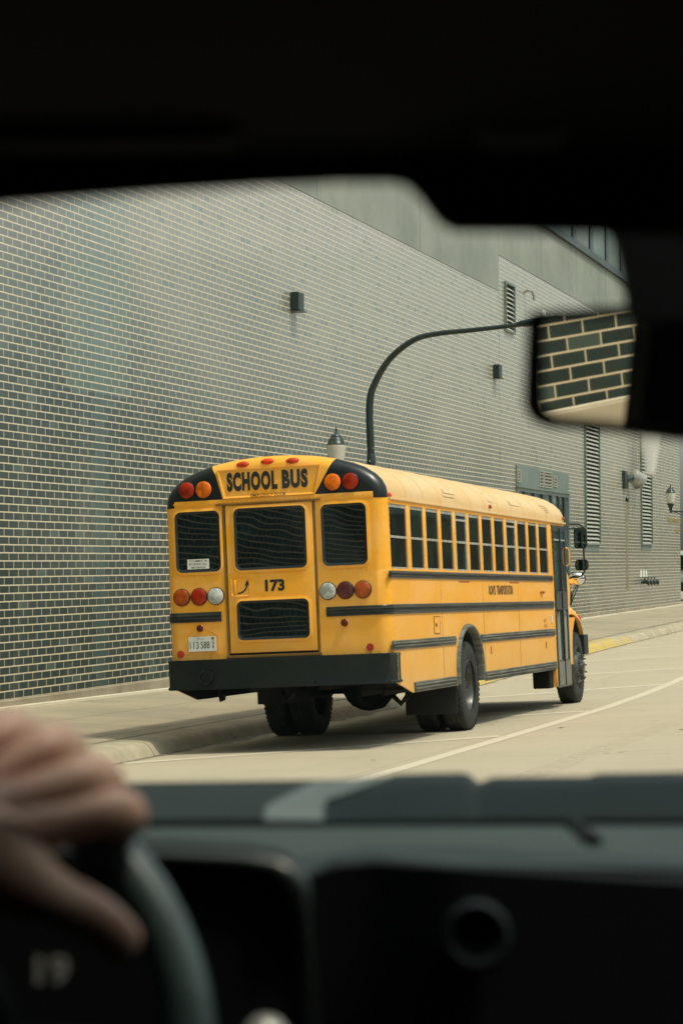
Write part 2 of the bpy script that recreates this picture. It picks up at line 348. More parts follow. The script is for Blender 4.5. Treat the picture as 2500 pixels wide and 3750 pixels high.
# gutter dirt: ragged thin film along the kerb foot
mb = MB(); rings = []
y = 14.0
while y < 95:
    wv = .05 + .10 * random.random() ** 2 + (.10 if 26 < y < 34 else 0) * random.random(); c = cx(y)
    rings.append([(c + .012, y, road_z(c, y) + .010), (c + wv, y, road_z(c + wv, y) + .004)]); y += .22
mb.loft(rings); tag(mb.build('gutter_dirt', M['crud']), kind='stuff')
# painted parking lines
def line(p, q, wd, lift=.003, nm='road_marking'):
    mb = MB(); p = Vector(p); q = Vector(q); d = (q - p).normalized(); nrm = Vector((-d.y, d.x)) * wd / 2; rings = []
    n = max(2, int((q - p).length / .8))
    for i in range(n + 1):
        c = p + (q - p) * i / n; rings.append([(v.x, v.y, road_z(v.x, v.y) + lift) for v in (c - nrm, c, c + nrm)])
    mb.loft(rings); tag(mb.build(nm, M['paint']), kind='structure')
# the long edge line of the bays: one continuous ribbon, gently swerving as the paint machine did
LP = [(-5.39, 15.0), (-5.395, 20.0), (-5.42, 22.2), (-5.48, 25.7), (-5.53, 28.4), (-5.61, 31.9), (-5.69, 36.7), (-5.69, 41.1), (-5.66, 50), (-5.66, 75)]
mb = MB(); rings = []; y = 15.0
while y <= 75:
    x = sum(interp([(b, a) for a, b in LP], y + k) for k in (-1.2, -.6, 0, .6, 1.2)) / 5; rings.append([(x + o, y, road_z(x + o, y) + .003) for o in (-.085, 0, .085)]); y += .6
mb.loft(rings); tag(mb.build('road_marking', M['paint']), kind='structure')
for ye, sl in ((26.13, 1.1), (32.16, 1.06), (39.45, .78), (44.65, .60), (49.75, .52), (55.3, .48), (60.8, .42), (67, .4)):
    xe = interp([(b, a) for a, b in LP], ye) - .10; line((xe, ye - .06), (-8.75, ye - 3.15 * sl), .25)
# faint old wheel-scuffed band of paint
mg, ntg, bsg = newmat('ghost_of_old_road_paint'); vg = coords(ntg, True)
ntg.links.new(mixc(ntg, .3, (0.60, 0.52, 0.40), (0.5, .43, .32)), bsg.inputs['Base Color']); bsg.inputs['Roughness'].default_value = .85
ntg.links.new(mathn(ntg, 'MULTIPLY', ramp(ntg, noise(ntg, vg, 6, 8, .75), [(.35, 0.), (.65, 1.)]), .35), bsg.inputs['Alpha'])
mb = MB(); mb.loft([[(x, y, road_z(x, y) + .004) for x in (-4.12, -3.98, -3.84)] for y in (17, 19, 21, 23, 25, 28)]); tag(mb.build('road_marking', mg), kind='structure')
# leaves and grit on the pavement
mb = MB()
for _ in range(46):
    y = random.uniform(22, 60); x = random.choice([random.uniform(-12.3, -9.8), random.uniform(-8.6, -3)])
    z = (side_z(0, x, y) if x < -9.5 else road_z(x, y)) + .006; s_ = random.uniform(.02, .045)
    a = random.uniform(0, 3.1); vs = [(x + s_ * r_ * math.cos(a + t), y + s_ * r_ * math.sin(a + t), z + random.uniform(0, .012)) for t, r_ in ((0, 1.3), (1.3, .5), (3.1, 1.2), (4.6, .6))]
    mb.add(vs, [(0, 1, 2, 3)])
tag(mb.build('leaf_litter', M['crud']), 'small dark dead leaves scattered over pavement and road', 'leaves', kind='stuff')

# ------------------------------------------------------------------ brick building
WX = -12.7; RH = 0.10514; BW = .3047; ZB = .284; YJ = 32.13
SEAMS = [-22.5, -3.0, 5.1, 18.6, 32.13, 45.6, 59.14, 72.6, 86.1]
def brickmat():
    m, nt, b = newmat('glazed_green_grey_brick')
    pos = nt.nodes.new("ShaderNodeNewGeometry").outputs['Position']; s = N(nt, "ShaderNodeSeparateXYZ"); nt.links.new(pos, s.inputs[0])
    wob = mathn(nt, 'MULTIPLY', mathn(nt, 'SUBTRACT', noise(nt, coords(nt, True), 3, 1), .5), .003)
    u = mathn(nt, 'ADD', mathn(nt, 'ADD', s.outputs[1], -YJ + BW / 2), wob); v = mathn(nt, 'ADD', mathn(nt, 'ADD', s.outputs[2], -ZB), wob)
    cb = N(nt, "ShaderNodeCombineXYZ"); nt.links.new(u, cb.inputs[0]); nt.links.new(v, cb.inputs[1])
    br = N(nt, "ShaderNodeTexBrick"); br.inputs['Scale'].default_value = 1; br.inputs['Brick Width'].default_value = BW; br.inputs['Row Height'].default_value = RH
    br.inputs['Mortar Size'].default_value = .0086; br.inputs['Mortar Smooth'].default_value = .1; br.inputs['Bias'].default_value = 0
    br.inputs['Color1'].default_value = (0, 0, 0, 1); br.inputs['Color2'].default_value = (1, 1, 1, 1); nt.links.new(cb.outputs[0], br.inputs['Vector'])
    rnd = br.outputs['Color']
    # control-joint columns
    row = mathn(nt, 'FLOOR', mathn(nt, 'DIVIDE', v, RH)); par = mathn(nt, 'MODULO', mathn(nt, 'ADD', row, 1000), 2)
    half = mathn(nt, 'MULTIPLY_ADD', par, -BW / 2, BW); mask = None; slit = None
    for yj in SEAMS:
        d = mathn(nt, 'ABSOLUTE', mathn(nt, 'SUBTRACT', s.outputs[1], yj)); k = mathn(nt, 'LESS_THAN', d, half)
        sl = mathn(nt, 'LESS_THAN', d, .007)
        mask = k if mask is None else mathn(nt, 'MAXIMUM', mask, k); slit = sl if slit is None else mathn(nt, 'MAXIMUM', slit, sl)
    fz = mathn(nt, 'FRACT', mathn(nt, 'DIVIDE', v, RH)); hz = mathn(nt, 'MINIMUM', fz, mathn(nt, 'SUBTRACT', 1, fz)); hm = mathn(nt, 'LESS_THAN', hz, .0086 / RH)
    mort = mathn(nt, 'ADD', mathn(nt, 'MULTIPLY', br.outputs['Fac'], mathn(nt, 'SUBTRACT', 1, mask)), mathn(nt, 'MULTIPLY', hm, mask))
    # colours
    c = mixc(nt, rnd, (0.012, 0.031, 0.027), (0.036, 0.060, 0.051))
    big = noise(nt, coords(nt, True, (1, .22, .5)), .9, 5, .6)
    c = mixc(nt, ramp(nt, big, [(.42, 0.), (.72, .5)]), c, (0.075, 0.092, 0.078))
    c = mixc(nt, mathn(nt, 'MULTIPLY', noise(nt, coords(nt, True), 45, 3), .35), c, (0.02, .03, .027))
    c = mixc(nt, mathn(nt, 'MULTIPLY', mask, .7), c, (0.065, 0.12, 0.115))
    # sky reflection put into colour: paler high and far, darker low and near (ragged)
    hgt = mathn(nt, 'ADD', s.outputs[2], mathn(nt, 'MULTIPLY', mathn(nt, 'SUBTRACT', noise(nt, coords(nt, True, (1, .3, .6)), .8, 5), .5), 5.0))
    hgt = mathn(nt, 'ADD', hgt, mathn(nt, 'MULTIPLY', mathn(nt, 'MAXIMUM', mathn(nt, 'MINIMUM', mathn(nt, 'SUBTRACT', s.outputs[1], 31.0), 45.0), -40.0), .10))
    low_dull = ramp(nt, mathn(nt, 'DIVIDE', hgt, 10.0), [(.10, 1.), (.50, 0.)])
    sky_pale = ramp(nt, mathn(nt, 'DIVIDE', hgt, 10.0), [(.42, 0.), (.82, 1.)])
    c = mixc(nt, mathn(nt, 'MULTIPLY', sky_pale, .80), c, (0.29, 0.28, 0.23))
    c = mixc(nt, mathn(nt, 'MULTIPLY', low_dull, .5), c, (0.012, 0.026, 0.023))
    # rebuilt patch of paler bricks round the joint
    pe = mathn(nt, 'MULTIPLY_ADD', par, .152, -.076)
    pm_ = mathn(nt, 'MULTIPLY', mathn(nt, 'LESS_THAN', mathn(nt, 'ABSOLUTE', mathn(nt, 'SUBTRACT', mathn(nt, 'ADD', s.outputs[1], pe), 32.05)), 1.27), mathn(nt, 'GREATER_THAN', s.outputs[2], 4.45))
    c = mixc(nt, mathn(nt, 'MULTIPLY', pm_, .55), c, (0.11, 0.165, 0.14))
    odd = mathn(nt, 'GREATER_THAN', rnd, .93); c = mixc(nt, mathn(nt, 'MULTIPLY', odd, .5), c, (0.09, 0.13, 0.115))
    # runs of mineral bloom down the wall
    blo = noise(nt, coords(nt, True, (1, .55, .12)), 1.6, 4, .6); c = mixc(nt, ramp(nt, blo, [(.55, 0.), (.78, .55)]), c, (0.15, 0.17, 0.14))
    mc = mixc(nt, noise(nt, coords(nt, True), 3, 5), (0.66, 0.56, 0.39), (0.52, 0.44, 0.31))
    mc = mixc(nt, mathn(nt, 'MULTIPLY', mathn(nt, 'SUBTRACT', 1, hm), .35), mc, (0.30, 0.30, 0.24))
    mc = mixc(nt, mathn(nt, 'MULTIPLY', sky_pale, .30), mc, (0.40, 0.38, 0.30))
    c = mixc(nt, mort, c, mc)
    c = mixc(nt, mathn(nt, 'MULTIPLY', slit, .7), c, (0.05, 0.08, 0.075))
    nt.links.new(c, b.inputs['Base Color'])
    nt.links.new(mathn(nt, 'ADD', mathn(nt, 'MULTIPLY_ADD', mort, .4, .24), mathn(nt, 'MULTIPLY', low_dull, .35)), b.inputs['Roughness']); nt.links.new(mathn(nt, 'MULTIPLY_ADD', low_dull, -.62, .80), b.inputs['Specular IOR Level']); b.inputs['IOR'].default_value = 1.85
    bump(nt, mathn(nt, 'SUBTRACT', 1, mort), b, .05, .002)
    return m
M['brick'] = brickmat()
M['joint'] = plain('dark_sealant_joint', (0.05, 0.065, 0.055), .8, world=True)
M['trimgrey'] = plain('grey_green_painted_metal', (0.15, 0.19, 0.17), .5, world=True, nscale=1.2, col2=(0.11, 0.145, 0.135))
M['louv'] = plain('pale_louvre_blade', (0.36, 0.36, 0.30), .55, world=True, nscale=2, var=.08)
M['void'] = plain('dark_duct_interior', (0.008, 0.012, 0.011), .9)
M['darkmull'] = plain('dark_window_mullion', (0.02, 0.035, 0.03), .4)
M['clad'] = plain('upper_grey_cladding', (0.13, 0.165, 0.145), .5, world=True, nscale=.6, col2=(0.08, 0.11, 0.10))
M['shopglass'] = glass('storefront_glass', (0.03, 0.05, 0.05), wav=.05, wscale=2)
M['brass'] = plain('tarnished_brass_letters', (0.42, 0.32, 0.10), .5, .3)
M['rust'] = plain('rust_stain', (0.22, 0.19, 0.10), .9, world=True, nscale=6)
M['galv'] = plain('galvanised_metal', (0.42, 0.42, 0.38), .4, .5, nscale=9, var=.2)
M['dkmet'] = plain('dark_green_black_metal', (0.022, 0.038, 0.036), .38, .2, nscale=3, var=.2)

bld = thing('brick_building', 'long green-grey brick building with pale mortar running behind the bus', 'building', (WX, 35, .3))
def W(mb, name, mat, parent=None, smooth=None): return mb.build(name, mat, parent or bld, smooth, local=False)
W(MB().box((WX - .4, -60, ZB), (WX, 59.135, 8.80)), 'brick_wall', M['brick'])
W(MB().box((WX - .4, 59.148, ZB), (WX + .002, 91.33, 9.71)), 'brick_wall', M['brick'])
W(MB().box((WX - .39, 59.135, ZB + .05), (WX - .012, 59.148, 8.79)), 'expansion_joint', M['joint'])
# concrete footing with a pale ledge
mb = MB(); mb2 = MB()
ysb = [-60, -20, 0, 20, 28.6, 35, 42, 50, 60, 70, 80, 91.35]
mb.loft([[(WX - .3, y, wb(y) - .1), (WX + .045, y, wb(y) - .1), (WX + .045, y, (.268 if y < 50.1 else .482)), (WX + .03, y, (.280 if y < 50.1 else .492)), (WX - .3, y, (.280 if y < 50.1 else .492))] for y in sorted(ysb + [50.2])], closed=True, cap0=True, cap1=True)
W(mb, 'footing', M['base'])
mb2.loft([[(WX + .04, y, wb(y) - .02), (WX + .10, y, wb(y) - .02), (WX + .10, y, wb(y) + .028), (WX + .04, y, wb(y) + .034)] for y in ysb], closed=True, cap0=True, cap1=True); W(mb2, 'ledge', M['baselight'])
# concrete bands, shadow joints
W(MB().box((WX - .4, -60, 8.812), (WX + .006, 59.135, 14)), 'concrete_band', M['band'])
W(MB().box((WX - .4, 59.148, 9.722), (WX + .008, 91.33, 11.20)), 'concrete_band', M['band'])
mb = MB()
mb.box((WX - .3, -60, 8.79), (WX - .01, 59.13, 8.82)); mb.box((WX - .3, 59.15, 9.70), (WX - .01, 91.3, 9.73)); W(mb, 'expansion_joint', M['joint'])
mb = MB()
for yj in (43.1, 51.0): W(MB().box((WX, yj - .008, 8.84), (WX + .008, yj + .008, 13.9)), 'panel_seam', M['joint'])
for yj in (64.6, 69.87, 75.0, 80.3): W(MB().box((WX, yj - .010, 9.75), (WX + .010, yj + .010, 11.18)), 'panel_seam', M['joint'])
# cornice and upper glazed screen
W(MB().box((WX - .4, 59.2, 11.20), (WX + .10, 91.6, 11.33)).box((WX - .4, 59.2, 11.33), (WX + .04, 91.6, 11.45)), 'cornice', M['darkmull'])
W(MB().box((WX - 1.2, 59.2, 11.45), (WX - .55, 91.3, 16.0)), 'upper_wall', M['clad'])
y = 60.2
while y < 91:
    W(MB().box((WX - .55, y, 11.45), (WX - .50, y + .55, 16.0)), 'mullion', M['darkmull']); y += 3.0
# entrance with transom louvres
ent = W(MB().box((WX - .02, 61.0, 1.86 + 2 + .14), (WX + .035, 68.3, 2.53 + 2)), 'entrance', M['trimgrey'])
W(MB().box((WX - .02, 60.98, 3.955), (WX + .09, 68.33, 4.00)).box((WX - .02, 61.0, 3.86), (WX + .05, 68.32, 3.955)).box((WX - .02, 68.14, .38), (WX + .06, 68.32, 3.86)).box((WX - .02, 61.0, .38), (WX + .06, 61.14, 3.86)), 'door_frame', M['trimgrey'], ent)
W(MB().box((WX - .02, 61.14, .38), (WX + .012, 68.14, 3.86)), 'pane', M['shopglass'], ent)
for yy, wd in ((61.9, .10), (63.14, .16), (64.3, .08), (65.55, .14), (66.62, .2), (67.45, .28)): W(MB().box((WX + .012, yy, .4), (WX + .052, yy + wd, 3.855)), 'mullion', M['dkmet'], ent)
def small_louvre(y0, y1, z0, z1, n):
    fr = W(MB().ring([(y0, z0), (y1, z0), (y1, z1), (y0, z1)], [(y0 + .05, z0 + .03), (y1 - .05, z0 + .03), (y1 - .05, z1 - .03), (y0 + .05, z1 - .03)], 0, WX + .03, WX + .055), 'louvre', M['trimgrey'], ent)
    return fr, (y0 + .05, y1 - .05, z0 + .03, z1 - .03, n)
for a_ in ((61.02, 61.44, 4.09, 4.41, 3), (63.95, 64.48, 4.05, 4.49, 4), (64.55, 65.66, 4.05, 4.49, 4), (65.92, 66.42, 4.11, 4.42, 3)):
    y0, y1, z0, z1, n = a_
    mb = MB().ring([(y0, z0), (y1, z0), (y1, z1), (y0, z1)], [(y0 + .05, z0 + .03), (y1 - .05, z0 + .03), (y1 - .05, z1 - .03), (y0 + .05, z1 - .03)], 0, WX + .036, WX + .06)
    for k in range(n):
        zz = z0 + .04 + (z1 - z0 - .08) * (k + .25) / n; mb.add([(WX + .04, y0 + .05, zz), (WX + .04, y1 - .05, zz), (WX + .056, y1 - .05, zz + .05), (WX + .056, y0 + .05, zz + .05)], [(0, 1, 2, 3)])
    for k in range(n):
        zz = z0 + .04 + (z1 - z0 - .08) * (k + .25) / n
    W(mb, 'louvre', M['louv'], ent); W(MB().box((WX + .036, y0 + .05, z0 + .03), (WX + .039, y1 - .05, z1 - .03)), 'louvre_opening', M['void'], ent)
# brass lettering near the corner (illegible at this distance)
vs, fs = text_mb("WESTERN", 1, 1, .03)
mb = MB().add([(WX + .02, 88.05 + 3.0 * (p[0]), 3.44 + .20 * p[1]) for p in vs], fs)
vs, fs = text_mb("60", 1, 1, .03); mb.add([(WX + .02, 90.0 + 1.0 * (p[0]), 3.10 + .17 * p[1]) for p in vs], fs)
W(mb, 'lettering', M['brass'])
W(MB().box((WX + .003, 78.55, -.9 + 2), (WX + .006, 79.0, 2.05 + 2)), 'rust_stain', M['rust'])

# tall wall vents (each its own thing)
def vent(label, y0, y1, z0, z1, n, apron=.0):
    t = thing('wall_vent', label, 'vent', (WX, (y0 + y1) / 2, z0), group='slatted vents in the brick wall')
    D_ = .055
    MB().box((WX + .003, y0, z0), (WX + .007, y1, z1)).build('backing', M['void'], t, local=False)
    MB().ring([(y0 - .03, z0 - .03), (y1 + .03, z0 - .03), (y1 + .03, z1 + .03), (y0 - .03, z1 + .03)], [(y0 + .03, z0 + .02), (y1 - .03, z0 + .02), (y1 - .03, z1 - .02), (y0 + .03, z1 - .02)], 0, WX, WX + D_ + .012).build('frame', M['trimgrey'], t, local=False)
    P = (z1 - z0 - .06) / n; mb = MB()
    for k in range(n):
        a = z0 + .03 + k * P; d = P * .38
        mb.add([(WX + .05, y0 + .03, a), (WX + .05, y1 - .03, a), (WX + .018, y1 - .22, a + d), (WX + .018, y0 + .03, a + d), (WX + .05, y0 + .03, a - .012), (WX + .05, y1 - .03, a - .012)], [(0, 1, 2, 3), (0, 4, 5, 1)])
    mb.build('blades', M['louv'], t, local=False)
    if apron: MB().box((WX + .002, y0, z0 - apron), (WX + .02, y1, z0 - .03)).build('sill', M['trimgrey'], t, local=False)
    return t
vent('small slatted vent high on the wall above the mast arm', 59.78, 60.86, 7.90, 9.10, 10)
vent('tall slatted vent between the entrance and the steaming exhaust', 71.0, 73.4, 2.56, 6.3, 31, .22)
vent('tall slatted vent just right of the steaming exhaust', 81.7, 84.0, 2.62, 6.8, 34, .20)
# box wall lights
def sconce(label, y, z):
    t = thing('wall_light', label, 'wall light', (WX, y, z), group='dark box wall lights')
    MB().box((WX + .012, y - .17, z - .16), (WX + .16, y + .17, z + .16), .008).build('housing', M['dkmet'], t, local=False)
    MB().box((WX, y - .10, z - .10), (WX + .014, y + .10, z + .10)).build('mounting_plate', M['galv'], t, local=False)
    MB().box((WX + .02, y - .20, z - .185), (WX + .20, y + .20, z - .168)).build('visor', M['dkmet'], t, local=False)
sconce('dark box wall light high on the bricks at centre, left of the mast', 41.55, 6.73); sconce('dark box wall light beside the expansion joint, near the mirror', 58.55, 6.75)
# pipe stub
t = thing('pipe_stub', 'small bent pipe stub right of the small high vent', 'pipe', (WX, 62.3, 9.1))
MB().tube([(WX, 62.25, 9.1), (WX + .12, 62.25, 9.16), (WX + .20, 62.35, 9.14), (WX + .22, 62.5, 9.02), (WX + .22, 62.52, 8.92)], .035).build('pipe', M['galv'], t, local=False)
MB().lathe([(.07, 0), (.07, .012)], (WX, 62.25, 9.1), (1, 0, 0), 14).build('collar', M['galv'], t, local=False)
# exhaust hood + steam
t = thing('exhaust_hood', 'tilted metal exhaust hood on the wall puffing white steam', 'exhaust', (WX, 79, 4.9))
ax = Vector((.50, .62, -.42)).normalized(); c0 = Vector((WX + .18, 78.9, 4.85))
MB().lathe([(.20, 0), (.24, .03), (.26, .34), (.30, .36), (.30, .39), (.25, .39), (.24, .05), (.001, .05)], c0, ax, 24).build('drum', M['galv'], t, 40, local=False)
MB().tube([(WX, 78.4, 4.75), (WX + .10, 78.5, 4.70), c0 + ax * .05], .07).build('bracket', M['dkmet'], t, 40, local=False)
MB().box((WX, 77.9, 4.40), (WX + .10, 78.5, 4.98), .01).build('junction_box', M['dkmet'], t, local=False)
MB().lathe([(.06, 0), (.10, .05), (.08, .10)], (WX + .06, 78.2, 4.06), (1, 0, 0), 14).build('outlet', M['dkmet'], t, 40, local=False)
ms = bpy.data.materials.new('steam_vapour'); ms.use_nodes = True; nt = ms.node_tree; nt.nodes.clear()
out = nt.nodes.new("ShaderNodeOutputMaterial"); pv = nt.nodes.new("ShaderNodeVolumePrincipled"); pv.inputs['Color'].default_value = (.96, .93, .88, 1)
tc = nt.nodes.new("ShaderNodeTexCoord"); sp = N(nt, "ShaderNodeSeparateXYZ"); nt.links.new(tc.outputs['Generated'], sp.inputs[0])
nz = noise(nt, coords(nt, False, (1, 1, .5)), 2.2, 4, .6)
cy = mathn(nt, 'SUBTRACT', sp.outputs[1], mathn(nt, 'MULTIPLY_ADD', sp.outputs[2], .10, .40))
rad = mathn(nt, 'SQRT', mathn(nt, 'ADD', mathn(nt, 'POWER', cy, 2), mathn(nt, 'POWER', mathn(nt, 'SUBTRACT', sp.outputs[0], .5), 2)))
rad = mathn(nt, 'DIVIDE', rad, mathn(nt, 'MULTIPLY_ADD', sp.outputs[2], .75, .40))
fal = ramp(nt, mathn(nt, 'ADD', rad, mathn(nt, 'MULTIPLY', mathn(nt, 'SUBTRACT', nz, .5), .7)), [(.02, 1.), (.40, 0.)])
edge = ramp(nt, sp.outputs[2], [(.0, 0.), (.10, 1.), (.75, .8), (1., 0.)])
nt.links.new(mathn(nt, 'MULTIPLY', mathn(nt, 'MULTIPLY', fal, edge), 3.6), pv.inputs['Density']); nt.links.new(pv.outputs[0], out.inputs['Volume'])
o = MB().box((WX + .08, 78.6, 4.85), (WX + 1.1, 81.9, 7.0)).build('steam', ms); tag(o, kind='stuff')
# hose bibs / standpipe with white labels
t = thing('pipe_valves', 'row of dark pipe valves low on the brick wall under white labels', 'valves', (WX, 82.9, 1.3))
for k in range(4):
    yy = 81.75 + k * .72; MB().tube([(WX, yy, 1.32), (WX + .22, yy, 1.32)], .055, 10).lathe([(.09, 0), (.11, .04), (.09, .08)], (WX + .2, yy, 1.32), (1, 0, 0), 12).tube([(WX + .12, yy, 1.32), (WX + .12, yy, 1.46)], .02).lathe([(.07, 0), (.07, .02)], (WX + .12, yy, 1.46), (0, 0, 1), 12).build('valve', M['dkmet'], t, 40, local=False)
for k in range(3):
    yy = 81.5 + k * .58; MB().box((WX + .002, yy, 1.50), (WX + .012, yy + .34, 1.72)).build('label_plate', M['white'], t, local=False)

# ------------------------------------------------------------------ street lights
M['globe'] = plain('ribbed_frosted_globe', (0.62, 0.59, 0.50), .35, var=.06, nscale=14)
M['pc'] = plain('white_photocell_plastic', (0.75, 0.72, 0.66), .5, var=.04)
def street_light(x, y, zg, label):
    t = thing('street_light', label, 'street light', (x, y, zg), group='dark posts with an acorn lamp and a long curved mast')
    MB().lathe([(.20, 0), (.20, .08), (.15, .14), (.13, .5), (.10, .62), (.075, .7)], (0, 0, 0), n=20).build('base', M['dkmet'], t, 40)
    zb = 3.68 - zg + .0
    pts = [(0, 0, .5), (0, 0, 2.2), (0, 0, 3.6 - zg), (-.02, 0, 4.58 - zg)]
    for (px, pz) in ((.08, 4.96), (.34, 5.35), (.73, 5.63), (1.12, 5.72), (1.7, 5.76), (2.49, 5.82)): pts.append((px, 0, pz - zg))
    # smooth
    P = [Vector(p) for p in pts]; sm = []
    for i in range(len(P) - 1):
        p0 = P[max(i - 1, 0)]; p1 = P[i]; p2 = P[i + 1]; p3 = P[min(i + 2, len(P) - 1)]
        for k in range(6):
            u = k / 6; sm.append(.5 * ((2 * p1) + (-p0 + p2) * u + (2 * p0 - 5 * p1 + 4 * p2 - p3) * u * u + (-p0 + 3 * p1 - 3 * p2 + p3) * u ** 3))
    sm.append(P[-1]); n_ = len(sm)
    rs = [.062 - .028 * max(0, (i / n_ - .3)) / .7 for i in range(n_)]
    MB().tube(sm, rs, 16).build('mast', M['dkmet'], t, 60)
    zz = 3.68 - zg - 1.0
    MB().lathe([(.066, 0), (.072, .01), (.072, .34), (.064, .36)], (0, 0, zz + .75), n=18).build('collar', M['dkmet'], t, 40)
    for a in (0, 1.57, 3.14, 4.71): MB().lathe([(.012, 0), (.012, .02), (.004, .03)], (.07 * math.cos(a), .07 * math.sin(a), zz + .99), (math.cos(a), math.sin(a), 0), 8).build('bolt', M['galv'], t)
    for a in (.8, 2.4, 3.9, 5.5): MB().lathe([(.010, 0), (.010, .015), (.003, .022)], (.066 * math.cos(a), .066 * math.sin(a), zz + 1.2), (math.cos(a), math.sin(a), 0), 8).build('bolt', M['galv'], t)
    # cobra head
    mb = MB(); rings = []
    for (px, hw, h0, h1) in ((2.42, .03, .03, .03), (2.50, .05, .05, .05), (2.6, .09, .06, .06), (2.9, .15, .07, .06), (3.15, .15, .06, .055), (3.28, .08, .03, .04)):
        rings.append([(px, hw * math.cos(a), 5.83 + (px - 2.4) * .07 - zg + (h0 if math.sin(a) > 0 else h1) * math.sin(a)) for a in [2 * math.pi * k / 14 for k in range(14)]])
    mb.loft(rings, True, True, True); mb.build('luminaire', M['dkmet'], t, 50)
    MB().lathe([(.03, 0), (.04, .015), (.042, .03), (.042, .085), (.034, .105), (.001, .112)], (2.86, 0, 5.925 - zg), n=14).build('photocell', M['pc'], t, 50)
    # acorn pedestrian lamp on a short arm
    lx = -.59; z0 = 3.955 - zg
    MB().lathe([(.163, 0), (.165, .004), (.165, .012), (.14, .03), (.125, .085), (.095, .125), (.088, .130), (.086, .145), (.045, .185), (.014, .205), (.010, .225), (.020, .245), (.012, .27), (.007, .285), (.001, .305)], (lx, 0, z0 - .004), n=28).build('lamp_cap', M['dkmet'], t, 45)
    # ribbed globe
    prof = [(.05, -.34), (.10, -.335), (.112, -.30), (.128, -.22), (.145, -.12), (.160, -.03), (.160, 0)]
    mb = MB(); rings = []
    for r, h in prof: rings.append([(lx + (r * (1 + .018 * (k % 2))) * math.cos(2 * math.pi * k / 48), (r * (1 + .018 * (k % 2))) * math.sin(2 * math.pi * k / 48), z0 + h) for k in range(48)])
    mb.loft(rings, True, True, True); mb.build('lamp_globe', M['globe'], t, 70)
    MB().lathe([(.03, -.62), (.035, -.58), (.045, -.54), (.05, -.48), (.085, -.40), (.115, -.345), (.118, -.33), (.10, -.328)], (lx, 0, z0), n=24).build('lamp_fitter', M['dkmet'], t, 45)
    MB().tube([(lx, 0, z0 - .58), (lx + .2, 0, z0 - .58), (-.05, 0, z0 - .60)], .022, 10).tube([(lx + .12, 0, z0 - .585), (lx + .35, 0, z0 - .68), (-.06, 0, z0 - .80)], .012, 8).build('bracket', M['dkmet'], t, 50)
    return t
street_light(-10.3, 38.0, side_z(0, -10.3, 38), 'street light behind the bus, its curved mast rising over the roof')
t2 = street_light(-10.3, 76.2, side_z(0, -10.3, 76), 'distant street light at the right edge, only its acorn lamp in view')
t2.location.z += .22; WM[t2.name] = Matrix.Translation(t2.location)

# parked van and no-parking sign beyond the corner
M['vanp'] = plain('pale_grey_van_paint', (0.30, 0.34, 0.32), .35, var=.08, coat=.3)
t = thing('parked_van', 'pale grey van at the right edge beyond the building corner', 'van', (-16.0, 103, wb(103)))
prof = [(-2.3, .45), (-2.35, .9), (-2.25, 1.25), (-1.9, 1.95), (-1.6, 2.1), (2.2, 2.1), (2.5, 1.9), (2.6, .9), (2.55, .45)]
MB().prism(prof, 0, -.0, 3.0).build('body', M['vanp'], t, 30)
for s_ in (-.01, 3.004): MB().prism([(-1.85, 1.28), (-1.6, 1.85), (2.2, 1.85), (2.3, 1.28)], 0, s_, s_ + .006).build('window', M['glassside'], t)
MB().prism([(.15, 1.3), (2.85, 1.3), (2.75, 1.9), (.25, 1.9)], 1, -2.31, -2.20).build('windscreen', M['glassside'], t)
MB().box((.05, -2.5, .40), (2.95, -2.34, .78), .03).build('bumper', M['blkbump'], t)
for sx in (.0, 2.78):
    for sy in (-1.5, 1.7): MB().lathe([(.2, 0), (.34, .0), (.36, .05), (.36, .18), (.34, .22), (.2, .22)], (sx, sy, .36), (1, 0, 0), 24).build('wheel', M['tyre'], t, 40)
for sx in (.35, 2.65): MB().lathe([(.12, 0), (.11, .04), (.001, .05)], (sx, -2.33, .95), (0, -1, 0), 16).build('headlight', M['clear'], t, 40)
t = thing('parking_sign', 'white parking sign with a red border at the right edge', 'sign', (-10.85, 80.3, wb(80)))
M['signw'] = plain('sign_white', (0.6, 0.56, 0.5), .4, var=.04); M['signr'] = plain('sign_red', (0.5, 0.06, 0.03), .4)
MB().tube([(0, 0, 0), (0, 0, 2.7)], .03, 8).build('post', M['galv'], t)
MB().prism(rrect(0, 2.42, .30, .46, .03), 1, -.045, -.035).build('plate', M['signr'], t); MB().prism(rrect(0, 2.45, .25, .36, .02), 1, -.049, -.046).build('face', M['signw'], t)

# unseen building across the street, added and sized for reflections in windows and glaze
M['brick2'] = plain('reflection_building_brick', (0.10, 0.07, 0.05), .9, world=True, nscale=1.5)
b2 = thing('reflection_building', 'unseen long brown brick building added across the street for reflections', 'building', (24, 30, .3))
MB().box((24, -40, -.4), (34, 420, 7.5)).build('wall', M['brick2'], b2, local=False)
MB().box((23.8, -40.2, 7.5), (34.2, 420.2, 8.0)).build('roof', M['clad'], b2, local=False)
y = -38
while y < 200:
    wf = MB().box((23.93, y, 1.2), (23.99, y + 3.2, 3.6)).build('window', M['shopglass'], b2, local=False); y += 5.2

# ------------------------------------------------------------------ school bus
RWm = Matrix(((0.99918753, -0.00083491, -0.04029371), (0.00134181, 0.99992029, 0.01255463), (0.04028002, -0.01259850, 0.99910900)))
BM = Matrix.Translation(Vector((-7.49188625, 24.05695011, 0.05084099))) @ RWm.to_4x4()
bus = thing('school_bus', 'yellow school bus parked beside the kerb in front of the brick wall', 'school bus', BM)
def B(mb, name, mat, parent=None, smooth=None): return mb.build(name, mat, parent or bus, smooth)
HW = 1.215; FY = 9.98
def hemi(mb, c, ax, r=.009): mb.lathe([(r, 0), (r * .7, r * .45), (.0005, r * .6)], c, ax, 6)
